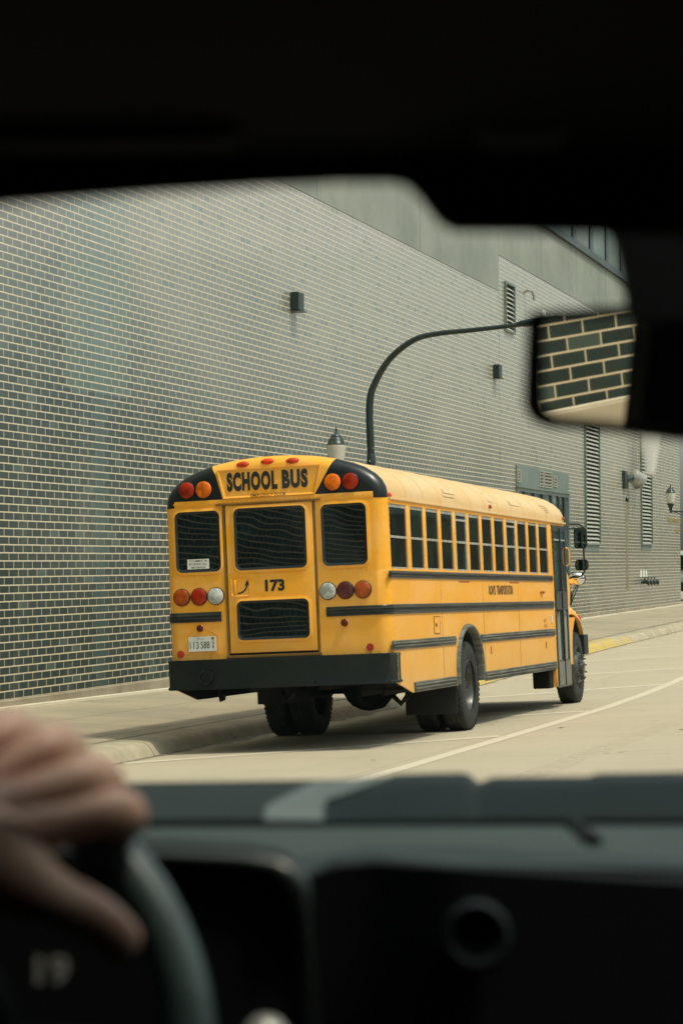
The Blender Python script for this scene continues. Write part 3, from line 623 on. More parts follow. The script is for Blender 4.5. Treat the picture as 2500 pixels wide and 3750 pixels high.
# --- body shell above the belt (z 1.43 .. 2.57), window band recessed
def sect(y, rec, ins=0.0):
    hw = HW - ins; w_ = hw - (.015 if rec else 0)
    R_ = [(hw, 1.43), (hw + .003, 1.84), (hw if not rec else w_, 1.842), (w_ if rec else hw - .004, 2.19), (w_ - .004 if rec else hw - .006, 2.545), (hw - .006, 2.55), (hw - .008, 2.60)]
    return [(x, y, z) for x, z in R_] + [(-x, y, z) for x, z in reversed(R_)]
rings = []
rr = .135
for a in (0, 15, 35, 55, 75, 90): rings.append(sect(rr * (1 - math.sin(math.radians(a))) , False, rr * (1 - math.cos(math.radians(90 - a)) ) ) if False else sect(rr * (1 - math.cos(math.radians(a))), False, rr * (1 - math.sin(math.radians(a)))))
rings += [sect(rr + .001, True), sect(8.87, True), sect(8.871, False), sect(FY, False)]
mb = MB(); mb.loft(rings, True, True, True)
# lower rear wrap (z .975 .. 1.43)
plan = [(HW, .40)] + [(HW - rr * (1 - math.sin(math.radians(a))), rr * (1 - math.cos(math.radians(a)))) for a in (90, 75, 55, 35, 15, 0)]
plan = plan + [(-x, y) for x, y in reversed(plan)]
mb.loft([[(x, y, z) for x, y in plan] for z in (.975, 1.43)])
# side panels with wheel arch
def arch(yc, z0, a, b_, n=14): return [(yc - a * math.cos(math.pi * k / n), z0 + b_ * math.sin(math.pi * k / n)) for k in range(n + 1)]
ar = [(2.935, .56)] + [(3.553 - .618 * math.cos(math.pi * k / 16), .66 + .54 * math.sin(math.pi * k / 16) ** .8) for k in range(17)] + [(4.171, .56)]
B_body = mb; mb = MB()
out = [(.40, 1.43), (.40, .975), (.128, .975), (.10, .69), (.836, .545), (2.9, .545)] + ar + [(4.2, .56), (8.86, .56), (8.94, .30), (8.985, .30), (8.985, 1.43)]
out2 = [(.40, 1.43), (.40, .975), (.128, .975), (.10, .69), (.836, .545), (2.9, .545)] + ar + [(4.2, .56), (FY, .56), (FY, 1.43)]
mb.prism(out, 0, HW - .016, HW); mb.prism(out2, 0, -HW + .016, -HW)
for sx in (1, -1): pass
B(mb, 'side_panel', M['yel'])
B(MB().prism(out, 0, HW - .030, HW - .0165).prism(out2, 0, -HW + .030, -HW + .0165), 'undercoat', M['under'])
mb = B_body
mb.box((HW - .016, 9.94, .30), (HW, 10.02, 1.43)); mb.box((-HW, 9.90, .56), (-HW + .3, FY, 1.43))
mb.box((HW - .22, 8.87, .30), (HW - .016, 8.90, .75))
# cowl and post ahead of the door
mb.prism([(FY - .02, 1.40), (10.12, 1.40), (10.20, 1.55), (10.22, 1.70), (10.14, 1.83), (FY - .02, 1.95)], 0, .4, HW - .005)
body = B(mb, 'body', M['yel'], None, 30)
# pillars + corner posts + header/sill strips of the window band
mb = MB()
W0 = [.07] + [.993 + .705 * k for k in range(11)]; W1 = [.825] + [.993 + .705 * k + .567 for k in range(11)]; W1[-1] = 8.66
for sx in (1, -1):
    def sb(y0, y1, z0, z1, x0=-.05, x1=.0, bev=.003): mb.box((sx * (HW + x0), y0, z0), (sx * (HW + x1), y1, z1), bev)
    for i in range(11): sb(W1[i] + .0, W0[i + 1], 1.843, 2.543, -.05, .004)
    sb(8.66, 8.875, 1.843, 2.543, -.05, .003)
    sb(rr - .004, 8.87, 2.535, 2.575, -.05, .006); sb(rr, 8.87, 1.835, 1.856, -.05, .012)
B(mb, 'window_pillars', M['yel'], None, 40)
# rivets
mb = MB()
for i in range(11):
    yc = (W1[i] + W0[i + 1]) / 2
    for z in (1.90, 1.98, 2.10, 2.22, 2.34, 2.46): hemi(mb, (HW + .004, yc, z), (1, 0, 0), .011)
for y in (8.885, 8.965):
    z = .62
    while z < 2.5: hemi(mb, (HW + .001, y, z), (1, 0, 0)); z += .075
for y in (2.27, 4.42, 6.52):
    for dy in (-.02, .03):
        z = 1.14
        while z < 1.74: hemi(mb, (HW + .001, y + dy, z), (1, 0, 0), .008); z += .05
for z in (1.50, 1.0): pass
y = .12
while y < 8.8: hemi(mb, (HW + .008, y, 2.556), (1, 0, 0), .007); y += .07
x = -1.09
while x < 1.09: hemi(mb, (x, -.011, 2.63), (0, -1, 0), .009); x += .052
for xx in (-.97, -.87, -.77, -.67, .63, .73, .83, .93, 1.0): hemi(mb, (xx, 0, 1.865), (0, -1, 0), .010)
x = -1.08
while x < 1.09:
    if not -.6 < x < .5: hemi(mb, (x, 0, 1.005), (0, -1, 0), .008)
    x += .09
z = 1.0
while z < 2.5: hemi(mb, (HW, .12, z), (1, 0, 0), .008); z += .06
tag(B(mb, 'rivets', M['yel']), kind='stuff')
# --- roof: arc section lofted, rounded rear cap
PR = [(1.207, 2.595), (1.205, 2.655), (1.192, 2.715), (1.155, 2.785), (1.09, 2.852), (.98, 2.925), (.86, 2.975), (.68, 3.028), (.563, 3.05), (.42, 3.074), (.21, 3.092), (0, 3.098)]
def rsec(y, k, flat=False):
    pts = []
    for x, z in PR:
        f = max(0, min(1, (z - 2.60) / .3)); pts.append((x * (1 - k / 1.207), y, z - k * f * .95))
    return pts + [(-x, y, z) for x, yy, z in reversed(pts[:-1])]
capr = []
for a in (0, 12, 28, 45, 62, 78, 90):
    ra = math.radians(a); capr.append(rsec(.135 * (1 - math.cos(ra)), .115 * (1 - math.sin(ra))))
full = rsec(.135, 0)
mb = MB(); ys_ = [.135] + [.35 + .8 * k for k in range(12)] + [9.5, FY]
rl = []
for y in ys_: rl.append([(x, y, z) for x, _, z in full])
for k_, (dy, kk) in enumerate(((.04, .02), (.07, .06))): rl.append([(x, FY + dy, z) for x, _, z in rsec(0, kk)])
mb.loft(rl, False, False, True)
roof = B(mb, 'roof', M['yelroof'], None, 30)
mb = MB()
for k in range(12):
    y = .9 + .78 * k
    if y > 9.7: break
    pts = [(x * 1.001, y, z + .001) for x, _, z in full]
    mb.loft([[(p[0], p[1] - .012, p[2]) for p in pts], [(p[0] * 1.002, p[1] - .006, p[2] + .002) for p in pts], [(p[0] * 1.002, p[1] + .006, p[2] + .002) for p in pts], [(p[0], p[1] + .012, p[2]) for p in pts]])
B(mb, 'seam', M['yelroof'], roof, 60)
MB_ = MB(); MB_.box((HW - .02, .13, 2.572), (HW + .022, FY + .01, 2.600), .008).box((-HW - .022, .13, 2.572), (-HW + .02, FY + .01, 2.600), .008)
B(MB_, 'gutter', M['yelroof'], roof, 40)
# worn labels on the roof side (bleached rectangles)
mb = MB()
def roofpt(y, s):  # s 0..1 along arc from gutter
    i = s * 4.0; j = min(int(i), 3); f = i - j; a = PR[1 + j]; b_ = PR[2 + j]
    return (a[0] + (b_[0] - a[0]) * f + .006, y, a[1] + (b_[1] - a[1]) * f + .004)
for (y0, y1, s0, s1) in ((2.75, 3.3, .35, .55), (2.65, 3.2, .18, .28), (6.4, 7.0, .3, .5), (8.55, 8.95, 2.2 / 4, .62), (8.6, 9.0, .44, .50), (8.7, 9.1, .34, .40), (8.75, 9.0, .24, .29), (5.1, 5.35, .3, .75)):
    B(MB().add([roofpt(y0, s0), roofpt(y1, s0), roofpt(y1, s1), roofpt(y0, s1)], [(0, 1, 2, 3)]), 'worn_label', M['worn'], roof)
# --- rear cap: black lamp panels either side of the yellow sign box
n_ = len(PR) * 2 - 1; XS = [p[0] for p in capr[0]]
iL = 15; iR = 7           # split columns (x -.563 / +.563)
for nm, sel, mt in (('lamp_panel', range(0, iR), M['blk']), ('rear_cap', range(iR, iL), M['yel']), ('lamp_panel', range(iL, n_ - 1), M['blk'])):
    mb = MB()
    idx = list(sel) + [list(sel)[-1] + 1]
    mb.loft([[r[i] for i in idx] for r in capr])
    face = [capr[0][i] for i in idx]
    if nm == 'rear_cap': poly = [(.455, 0, 2.655)] + [face[0]] + face[1:-1] + [face[-1], (-.545, 0, 2.655)]
    elif idx[0] == 0: poly = face + [(.455, 0, 2.655), (face[0][0], 0, 2.655)] if False else face[1:] + [(.455, 0, 2.655)]
    else: poly = [(-.545, 0, 2.655)] + face[:-1]
    mb.add(poly, [tuple(range(len(poly)))]); o_ = B(mb, nm, mt, None, 40)
    if mt is M['blk']: lpanel = o_; (globals().__setitem__('LP_R', o_) if idx[0] == 0 else globals().__setitem__('LP_L', o_))
    else: rcap = o_
# drip rail under the cap
B(MB().box((-1.085, -.004, 2.598), (1.085, .03, 2.662), .003), 'drip_rail', M['yel'], None, 40)
mb = MB().box((-.62, -.035, 2.598), (.52, -.008, 2.616), .003); B(mb, 'door_drip', M['olive'])
# sign box raised rim
so_ = [(.530, 2.968), (-.595, 2.968), (-.535, 2.668), (.46, 2.668)]; si_ = [(.505, 2.945), (-.57, 2.945), (-.515, 2.688), (.435, 2.688)]
B(MB().ring(so_, si_, 1, .01, -.016, -.003), 'sign_frame', M['yel'], rcap)
def lettering(txt, x0, z0, w_, h_, name, mat, parent, bold=.02, y=-.006, spacing=1.0, rot=False):
    vs, fs = text_mb(txt, w_, h_, bold, spacing)
    return B(MB().add([(x0 + p[0], y, z0 + p[1]) for p in vs], fs), name, mat, parent)
lettering('SCHOOL', -.493, 2.738, .556, .200, 'sign_lettering', M['letter'], rcap, .06, spacing=1.16)
lettering('BUS', .112, 2.740, .282, .198, 'sign_lettering', M['letter'], rcap, .06, spacing=1.16)
lettering('EMERGENCY DOOR', -.232, 2.668, .385, .034, 'sign_lettering', M['letterbrown'], rcap, .012, y=-.018)
# marker lamps on the cap
for x_, z_ in ((-.313, 3.020), (-.044, 3.036), (.229, 3.028)):
    mb = MB().lathe([(.072, 0), (.070, .012), (.05, .024), (.001, .030)], (x_, .018, z_ - .004), (0, -1, .55), 24, 1, .46)
    bz = B(MB().lathe([(.088, -.006), (.086, .004), (.074, .008), (.072, 0)], (x_, .022, z_ - .005), (0, -1, .55), 24, 1, .52), 'lamp_bezel', M['yel'], rcap, 50)
    B(mb, 'marker_lamp', M['redb'], rcap, 60)
def roundlamp(x, z, r, mat, parent, dep=.03, rim=None, name='lamp', y=0):
    if rim: B(MB().lathe([(r + .005, 0), (r + .005, dep * .5), (r + .001, dep * .7), (r, 0)], (x, y, z), (0, -1, 0), 30), 'lamp_bezel', rim, parent, 40)
    prof = [(r, 0), (r, dep * .6)]
    for a in (70, 50, 30, 12): prof.append((r * math.sin(math.radians(a)), dep * (.6 + .55 * math.cos(math.radians(a)))))
    prof.append((.001, dep * 1.16))
    l = B(MB().lathe(prof, (x, y, z), (0, -1, 0), 30), name, mat, parent, 50)
    mb = MB()
    for a in (.6, 2.7, 4.8): mb.lathe([(.006, 0), (.004, .006)], (x + (r - .008) * math.cos(a), y - dep * .7, z + (r - .008) * math.sin(a)), (0, -1, 0), 6)
    return l
roundlamp(-.937, 2.777, .088, M['red'], LP_L, .035, M['blk'], 'warning_lamp'); roundlamp(-.749, 2.776, .090, M['amber'], LP_L, .035, M['blk'], 'warning_lamp')
roundlamp(.662, 2.779, .090, M['amber'], LP_R, .035, M['blk'], 'warning_lamp'); roundlamp(.853, 2.776, .088, M['red'], LP_R, .035, M['blk'], 'warning_lamp')
# tail lights
for x_, m_, nm in ((-1.041, 'amber2', 'tail_light'), (-.848, 'red', 'tail_light'), (-.662, 'clear', 'reverse_light'), (.563, 'clear', 'reverse_light'), (.750, 'red2', 'tail_light'), (.937, 'amber2', 'tail_light')):
    roundlamp(x_, 1.652, .088, M[m_], bus, .032, M['rubber'], nm)
roundlamp(-.848, 1.320, .038, M['red2'], bus, .03, M['yel'], 'brake_lamp'); roundlamp(.729, 1.318, .038, M['red2'], bus, .03, M['yel'], 'brake_lamp')
for x_ in (-1.078, .987): B(MB().lathe([(.040, 0), (.040, .006), (.001, .008)], (x_, 0, 1.055), (0, -1, 0), 24), 'reflector', M['reflec'], None, 40)
# rear windows
def rearwin(cx_, cz_, w_, h_, parent, y=0.0, r=.065):
    wdw = B(MB().ring(rrect(cx_, cz_, w_ + .075, h_ + .075, r + .03), rrect(cx_, cz_, w_ + .016, h_ + .016, r), 1, y + .003, y - .010, y - .018), 'window', M['yel'], parent, 50)
    B(MB().ring(rrect(cx_, cz_, w_ + .018, h_ + .018, r), rrect(cx_, cz_, w_ - .034, h_ - .034, r - .02), 1, y, y - .020, y - .006), 'gasket', M['rubber'], wdw, 50)
    B(MB().prism(rrect(cx_, cz_, w_ - .02, h_ - .02, r - .01), 1, y - .002, y - .0055), 'pane', M['glassrear'], wdw)
    return wdw
wl = rearwin(-.837, 2.230, .478, .622, bus); rearwin(.763, 2.230, .468, .622, bus)
# emergency door
door = B(MB().box((-.520, -.016, 1.045), (.428, .01, 2.592), .006), 'emergency_door', M['yel'], None, 40)
rearwin(-.034, 2.232, .765, .632, door, -.016); rearwin(-.036, 1.382, .768, .392, door, -.016, .06)
mb = MB()
for x_ in (-.545, .447): mb.box((x_ - .012, -.012, 1.0), (x_ + .012, .01, 2.598), .004)
B(mb, 'door_channel', M['olive'])  # door channels, their shadow painted in as dark olive
mb = MB()
for x_ in (-.531, .434): mb.box((x_ - .004, -.004, 1.02), (x_ + .004, .01, 2.598))
mb.box((-.53, -.004, 1.022), (.44, .01, 1.043)); B(mb, 'door_gap', M['under'])
B(MB().box((-.56, -.03, .992), (.47, .01, 1.022), .005), 'door_step', M['olive'])
hd = B(MB().ring(rrect(-.385, 1.738, .205, .205, .025), rrect(-.385, 1.738, .175, .175, .02), 1, -.012, -.024, -.017), 'handle_recess', M['yel'], door, 40)
B(MB().tube([(-.44, -.02, 1.80), (-.437, -.045, 1.79), (-.435, -.048, 1.74), (-.437, -.045, 1.68), (-.44, -.02, 1.665)], .011, 8), 'handle', M['yel'], hd, 50)
mb = MB(); pts = []
A = [(-.415 + .105 * math.sin(t), 1.668 + .10 * (1 - math.cos(t))) for t in [k * 1.45 / 8 for k in range(9)]]
o1 = [(x_ - .008 * math.sin(k * .18), z_ + .008 * math.cos(k * .18)) for k, (x_, z_) in enumerate(A)]; i1 = [(x_ + .008 * math.sin(k * .18), z_ - .008 * math.cos(k * .18)) for k, (x_, z_) in enumerate(A)]
mb.prism(o1 + i1[::-1], 1, -.0165, -.020); mb.prism([(A[-1][0] - .028, A[-1][1] - .01), (A[-1][0] + .026, A[-1][1] - .006), (A[-1][0] + .002, A[-1][1] + .052)], 1, -.0165, -.0201)
B(mb, 'arrow', M['letter'], hd)
lettering('173', -.115, 1.673, .215, .126, 'fleet_number', M['letter'], door, .05, y=-.019, spacing=1.0)
# comment sticker
st = B(MB().box((-.965, -.0075, 1.944), (-.724, -.006, 2.048)), 'sticker', M['white'], wl)
for s_, z_, h_ in (('TO COMMENT ON', 2.018, .022), ('MY DRIVING CALL', 1.985, .022), ('708-358-8152', 1.951, .022)):
    wdt = .20 if s_[0] != '7' else .165; lettering(s_, -.845 - wdt / 2, z_, wdt, h_, 'lettering', M['letter'], st, .012, y=-.009)
# licence plate and its raised housing
hs_ = B(MB().ring([(-1.02, 1.05), (-.645, 1.05), (-.645, 1.245), (-.775, 1.315), (-.80, 1.35), (-.895, 1.35), (-.915, 1.315), (-1.02, 1.245)][::-1], [(-1.012, 1.06), (-.655, 1.06), (-.655, 1.238), (-.782, 1.307), (-.806, 1.34), (-.888, 1.34), (-.908, 1.308), (-1.012, 1.238)][::-1], 1, 0, -.006), 'plate_housing', M['yel'])
pl = B(MB().box((-.983, -.014, 1.077), (-.678, -.006, 1.232), .002), 'licence_plate', M['plate'], hs_)
lettering('113', -.968, 1.108, .098, .072, 'plate_number', M['letter'], pl, .0, y=-.0155); lettering('588', -.848, 1.108, .098, .072, 'plate_number', M['letter'], pl, .0, y=-.0155)
lettering('Illinois', -.88, 1.203, .07, .016, 'plate_script', M['blue'], pl, .0, y=-.0155)
for s_, z_ in (('S', 1.150), ('B', 1.108)): lettering(s_, -.722, z_, .022, .033, 'plate_number', M['letter'], pl, .0, y=-.0155)
B(MB().box((-.728, -.0152, 1.198), (-.700, -.014, 1.224)), 'plate_tag', M['olive'], pl)
# rub rails: ribbed extrusions
def rail(y0, y1, z0, z1, mat, x=HW, side=1, d=.026, wrap=None):
    h = z1 - z0; pr = [(0, z0), (d * .5, z0), (d * .6, z0 + h * .08), (d * .45, z0 + h * .22), (d, z0 + h * .30), (d, z0 + h * .40), (d * .5, z0 + h * .46), (d * .5, z0 + h * .56), (d, z0 + h * .62), (d, z0 + h * .72), (d * .5, z0 + h * .78), (d * .6, z0 + h * .92), (d * .4, z1), (0, z1)]
    mb = MB(); rings = []
    if wrap is None:
        for y in (y0, y1): rings.append([(side * (x + a), y, z) for a, z in pr])
    else:
        rings.append([(side * (x + a), y1, z) for a, z in pr]); 
        for a_ in (90, 70, 50, 30, 12, 0):
            t = math.radians(a_); rings.append([(side * (HW - rr + (rr + a) * math.sin(t)), rr - (rr + a) * math.cos(t), z) for a, z in pr])
        rings.append([(wrap, -a, z) for a, z in pr])
    mb.loft(rings, True, True, True); return B(mb, 'rub_rail', mat, None, 30)
rail(.02, 8.86, 1.757, 1.834, M['rail']); rail(-1, 8.86, 1.386, 1.486, M['rail'], wrap=.537); rail(-1, 9.6, 1.384, 1.488, M['rail'], side=-1, wrap=-.612)
rail(.02, 2.86, 1.015, 1.110, M['raildusty']); rail(4.20, 8.86, 1.010, 1.105, M['raildusty'])
rail(.87, 2.80, .548, .655, M['raildusty'], d=.03); rail(4.33, 8.86, .545, .655, M['raildusty'], d=.03)
# side text, labels, hatch, reflectors
def sidetext(txt, y0, z0, w_, h_, mat, bold, name='side_lettering', x=HW + .004):
    vs, fs = text_mb(txt, w_, h_, bold); return B(MB().add([(x, y0 + p[0], z0 + p[1]) for p in vs], fs), name, mat)
sidetext("RON'S", 4.77, 1.578, .37, .118, M['letterbrown'], .03); sidetext("TRANSPORTATION", 5.22, 1.578, .95, .118, M['letterbrown'], .03)
sidetext("37E", 8.14, 1.20, .17, .045, M['orange'], .0); sidetext("3103", 8.14, 1.13, .22, .045, M['orange'], .0)
for y0 in (3.17, 6.02): B(MB().box((HW, y0, 1.722), (HW + .004, y0 + .56, 1.742)), 'exit_label', M['orange'])
for y0, z0 in ((.19, .745), (4.73, .86), (8.21, .85)): B(MB().box((HW, y0, z0), (HW + .006, y0 + .045, z0 + .09), .002), 'side_reflector', M['orange'])
h_ = B(MB().ring([(1.87, 1.15), (2.15, 1.15), (2.15, 1.345), (1.87, 1.345)], [(1.882, 1.158), (2.138, 1.158), (2.138, 1.337), (1.882, 1.337)], 0, HW, HW + .006), 'fuel_hatch', M['olive'])
B(MB().box((HW, 1.882, 1.158), (HW + .004, 2.138, 1.337)), 'hatch_door', M['yel'], h_); B(MB().lathe([(.022, 0), (.018, .01), (.001, .012)], (HW + .004, 1.96, 1.25), (1, 0, 0), 14), 'latch', M['rim'], h_, 40)
B(MB().box((HW, 8.66, 1.19), (HW + .012, 8.74, 1.29), .004), 'side_decal', M['plate'])
B(MB().tube([(HW, 7.98, 1.60), (HW + .02, 7.98, 1.61), (HW + .03, 8.12, 1.61), (HW + .005, 8.16, 1.60)], .014, 8), 'stop_bracket', M['orange'], None, 40)
for y_ in (2.27, 4.42, 6.52):
    for z0, z1 in ((1.115, 1.38), (.66, 1.0), (1.49, 1.75)):
        if not (y_ == 2.27 and z0 < 0): B(MB().box((HW, y_ - .003, z0), (HW + .002, y_ + .003, z1)), 'panel_seam', M['olive'])
for (y_, z_) in ((.17, 2.62), (5.05, 2.66), (9.9, 2.655)): B(MB().lathe([(.026, 0), (.024, .02), (.001, .03)], (HW - .005, y_, z_), (1, 0, .3), 14), 'clearance_lamp', M['redb'] if y_ < 1 else M['amber2'], None, 40)
# side windows
for sx in (1, -1):
    for i in range(12):
        y0, y1 = W0[i] + (.066 if i == 0 else 0), W1[i]; wide = i in (4, 8); f_ = .035 if wide else .014
        X0 = sx * (HW - .016); X1 = sx * (HW - (-.002 if wide else .004))
        zt = 2.535; fm = MB()
        if not wide: f_ = .004
        fm.ring([(y0, 1.858), (y1, 1.858), (y1, zt), (y0, zt)], [(y0 + f_, 1.876), (y1 - f_, 1.876), (y1 - f_, zt - .036), (y0 + f_, zt - .036)], 0, X0, X1)
        fm.box((X0, y0 + f_, 2.178), (X1, y1 - f_, 2.203))
        if wide: fm.box((X0, y0 + f_, zt - .10), (X1, y1 - f_, zt - .075))
        wn = B(fm, 'window', M['alu'])
        B(MB().box((sx * (HW - .016), y0 + .004, 1.862), (sx * (HW - .010), y1 - .004, 2.18)), 'pane', M['glassside'], wn)
        B(MB().box((sx * (HW - .016), y0 + .004, 2.20), (sx * (HW - .007), y1 - .004, 2.53)), 'pane', M['glassside'], wn)
# rear bumper and exhaust
bp = [(-1.225, .30), (-1.225, .02), (-1.20, -.045), (-1.14, -.07), (0, -.10), (1.14, -.07), (1.20, -.045), (1.225, .02), (1.225, .30)]
mb = MB(); rings = []
for z, k in ((.676, 1), (.682, 1.012), (.700, 1.012), (.712, 1), (.955, 1), (.968, 1.006), (.985, 1.0), (.990, .98)):
    rings.append([(x * k, y * k if y < 0 else y, z) for x, y in bp])
mb.loft(rings); mb.loft([[(x, y, .6762) for x, y in bp], [(x * .9, y + .25, .69) for x, y in bp]]); mb.loft([[(x * .98, y * .98 if y < 0 else y, .9898) for x, y in bp], [(x * .93, y + .12, .985) for x, y in bp]])
bumper = B(mb, 'rear_bumper', M['blkbump'], None, 35)
B(MB().box((1.222, .13, .70), (1.24, .17, .985), .004), 'bumper_trim', M['raildusty'], bumper)
for x_, z_ in ((-.63, .93), (-.62, .72), (.42, .94), (.42, .73)): B(MB().lathe([(.014, 0), (.010, .008), (.001, .01)], (x_, -.088, z_), (0, -1, 0), 8), 'bolt', M['under'], bumper)
B(MB().lathe([(.072, -.05), (.072, .045), (.062, .045), (.060, .016), (.001, .016)], (-.765, -.09, .806), (0, -1, 0), 28), 'exhaust_pipe', M['void'], bumper, 40)
B(MB().lathe([(.074, .0), (.078, .03), (.074, .048), (.060, .048), (.060, 0)], (-.765, -.09, .806), (0, -1, 0), 28), 'exhaust_rim', M['blk'], bumper, 40)
# chassis
mb = MB()
mb.box((-1.19, .12, 1.20), (1.19, 9.97, 1.30)).box((-.42, .3, .62), (-.34, 11.3, .86)).box((.34, .3, .62), (.42, 11.3, .86)).box((-.52, .5, .70), (.52, 9.8, 1.21))
mb.box((-1.17, .25, .90), (-.55, 2.7, 1.2)).box((.55, .25, .72), (1.17, 2.7, 1.2)).box((.5, 4.5, .62), (1.12, 8.6, 1.2)).box((-1.12, 4.5, .55), (-.5, 8.8, 1.2))
mb.box((.60, .9, .52), (.63, 2.0, .75)).box((.85, .9, .52), (.88, 2.0, .75)).box((.60, .9, .58), (1.1, .93, .61))
B(mb, 'chassis', M['under'])
B(MB().lathe([(.06, -1.15), (.06, -.35), (.12, -.25), (.24, -.14), (.27, 0), (.24, .14), (.12, .25), (.06, .35), (.06, 1.15)], (0, 3.62, .53), (1, 0, 0), 24).lathe([(.05, -.2), (.28, -.14), (.30, .0), (.22, .16), (.05, .3)], (-.02, 3.55, .56), (0, 1, 0), 20), 'rear_axle', M['under'], None, 40)
mb = MB()
for sx in (-.62, .62): mb.tube([(sx, 2.7, .62), (sx, 3.2, .50), (sx, 3.62, .46), (sx, 4.1, .50), (sx, 4.6, .62)], .045, 6).tube([(sx * .9, 1.9, .56), (sx * .9, 2.05, .50), (sx * .9, 2.2, .55)], .03, 6)
B(mb, 'leaf_spring', M['under'])
for x_ in (-.70, .06): B(MB().tube([(x_, .15, .68), (x_, .12, .60), (x_ + .015, .09, .555), (x_ + .05, .08, .565), (x_ + .055, .09, .61)], .020, 8), 'tow_hook', M['under'], bumper, 50)
B(MB().tube([(.42, 1.5, .50), (.46, 1.5, .42), (.53, 1.5, .45)], .028, 6).tube([(.9, 1.2, .50), (.98, 1.2, .42), (1.05, 1.2, .50)], .03, 6), 'shock_mount', M['under'], None, 50)
# mud flaps
for x0, x1, zf in ((.58, 1.19, .22), (-1.20, -.57, .40)): B(MB().box((x0, 2.93, zf), (x1, 2.945, .90), .004), 'mud_flap', M['flap'])
# wheel arches
oa = [(2.872, .56)] + [(3.553 - .681 * math.cos(math.pi * k / 22), .66 + .585 * math.sin(math.pi * k / 22) ** .82) for k in range(23)] + [(4.234, .56)]
ia = [(2.945, .56)] + [(3.553 - .608 * math.cos(math.pi * k / 22), .66 + .525 * math.sin(math.pi * k / 22) ** .8) for k in range(23)] + [(4.161, .56)]
for sx in (1, -1):
    rings = []
    for (f, xo) in ((0, .0), (.15, .03), (.45, .042), (.8, .034), (1, .018), (1.03, -.06)):
        rings.append([(sx * (HW + xo), a[0] + (b_[0] - a[0]) * f, a[1] + (b_[1] - a[1]) * f) for a, b_ in zip(oa, ia)])
    B(MB().loft(rings), 'wheel_arch', M['raildusty'], None, 60)
    rings = [[(sx * (HW - .01), a[0], a[1]) for a in ia], [(sx * .55, a[0], a[1]) for a in ia]]
    B(MB().loft(rings), 'wheel_housing', M['void'])
# wheels
def tyre_prof(R_, w_):  # (r, axial)
    return [(R_ * .56, -w_ * .42), (R_ * .62, -w_ * .47), (R_ * .80, -w_ * .5), (R_ * .93, -w_ * .46), (R_ * .985, -w_ * .40), (R_, -w_ * .30), (R_, -w_ * .12), (R_ * .982, -w_ * .115), (R_ * .982, -w_ * .085), (R_, -w_ * .08), (R_, w_ * .08), (R_ * .982, w_ * .085), (R_ * .982, w_ * .115), (R_, w_ * .12), (R_, w_ * .30), (R_ * .985, w_ * .40), (R_ * .93, w_ * .46), (R_ * .80, w_ * .5), (R_ * .62, w_ * .47), (R_ * .56, w_ * .42)]
def lugs(mb, cx_, y, z, R_, w_, sgn):
    for k in range(52):
        a = 2 * math.pi * k / 52; c_, s_ = math.cos(a), math.sin(a)
        for e in (-1, 1):
            x0 = cx_ + e * w_ * .33; x1 = cx_ + e * w_ * .475
            p = []
            for (xx, rr_) in ((x0, R_ * 1.0), (x1, R_ * .955)):
                for da in (-.035, .035):
                    p.append((xx, y + rr_ * math.cos(a + da), z + rr_ * math.sin(a + da)))
            q = [(xx, y + (yy - y) * 1.016, z + (zz - z) * 1.016) for xx, yy, zz in p]
            mb.add(p + q, [(4, 5, 7, 6), (0, 4, 6, 2), (1, 3, 7, 5), (0, 1, 5, 4), (2, 6, 7, 3)])
def wheel(x, y, outer_sign, dual, front):
    R_ = .515; w_ = .265
    mb = MB().lathe(tyre_prof(R_, w_), (x - outer_sign * w_ / 2, y, R_), (outer_sign, 0, 0), 56, cap=False)
    lugs(mb, x - outer_sign * w_ / 2, y, R_, R_, w_, outer_sign)
    hub = B(mb, 'wheel', M['tyre'], None, 35)
    if dual:
        mb = MB().lathe(tyre_prof(R_, w_), (x - outer_sign * (w_ * 1.5 + .055), y, R_), (outer_sign, 0, 0), 56, cap=False); lugs(mb, x - outer_sign * (w_ * 1.5 + .055), y, R_, R_, w_, outer_sign)
        B(mb, 'inner_tyre', M['tyre'], hub, 35)
    ax_ = (outer_sign, 0, 0); o_ = Vector((x - outer_sign * .02, y, R_))
    if not front:
        B(MB().lathe([(.298, .012), (.312, .0), (.300, -.012), (.285, -.03), (.278, -.10), (.262, -.14), (.250, -.18), (.11, -.205), (.10, -.18), (.095, -.06), (.06, -.03), (.001, -.03)], o_, ax_, 40, cap=False), 'rim', M['rim'], hub, 35)
        mb = MB()
        for k in range(10):
            a = 2 * math.pi * k / 10; mb.lathe([(.016, 0), (.016, .03), (.01, .045)], o_ + Vector((-outer_sign * .20, .165 * math.cos(a), .165 * math.sin(a))), ax_, 8)
        B(mb, 'lug_nut', M['rim'], hub, 40)
    else:
        B(MB().lathe([(.298, .012), (.312, 0), (.290, -.02), (.280, -.06), (.262, -.05), (.23, .01), (.20, .045), (.15, .055), (.115, .05), (.10, .09), (.085, .10), (.001, .10)], o_, ax_, 40, cap=False), 'rim', M['rim'], hub, 35)
        mb = MB(); mh = MB()
        for k in range(10):
            a = 2 * math.pi * (k + .3) / 10; mb.lathe([(.017, 0), (.017, .03), (.011, .035), (.011, .062), (.007, .066)], o_ + Vector((outer_sign * .045, .165 * math.cos(a), .165 * math.sin(a))), ax_, 8)
        B(mb, 'lug_nut', M['rim'], hub, 40)
        mb = MB()
        for k in range(5):
            a = 2 * math.pi * (k + .55) / 5; mb.lathe([(.034, 0), (.026, .004), (.001, .004)], o_ + Vector((outer_sign * .012, .235 * math.cos(a), .235 * math.sin(a))), ax_, 14, 1, .7)
        B(mb, 'hand_hole', M['void'], hub)
    return hub
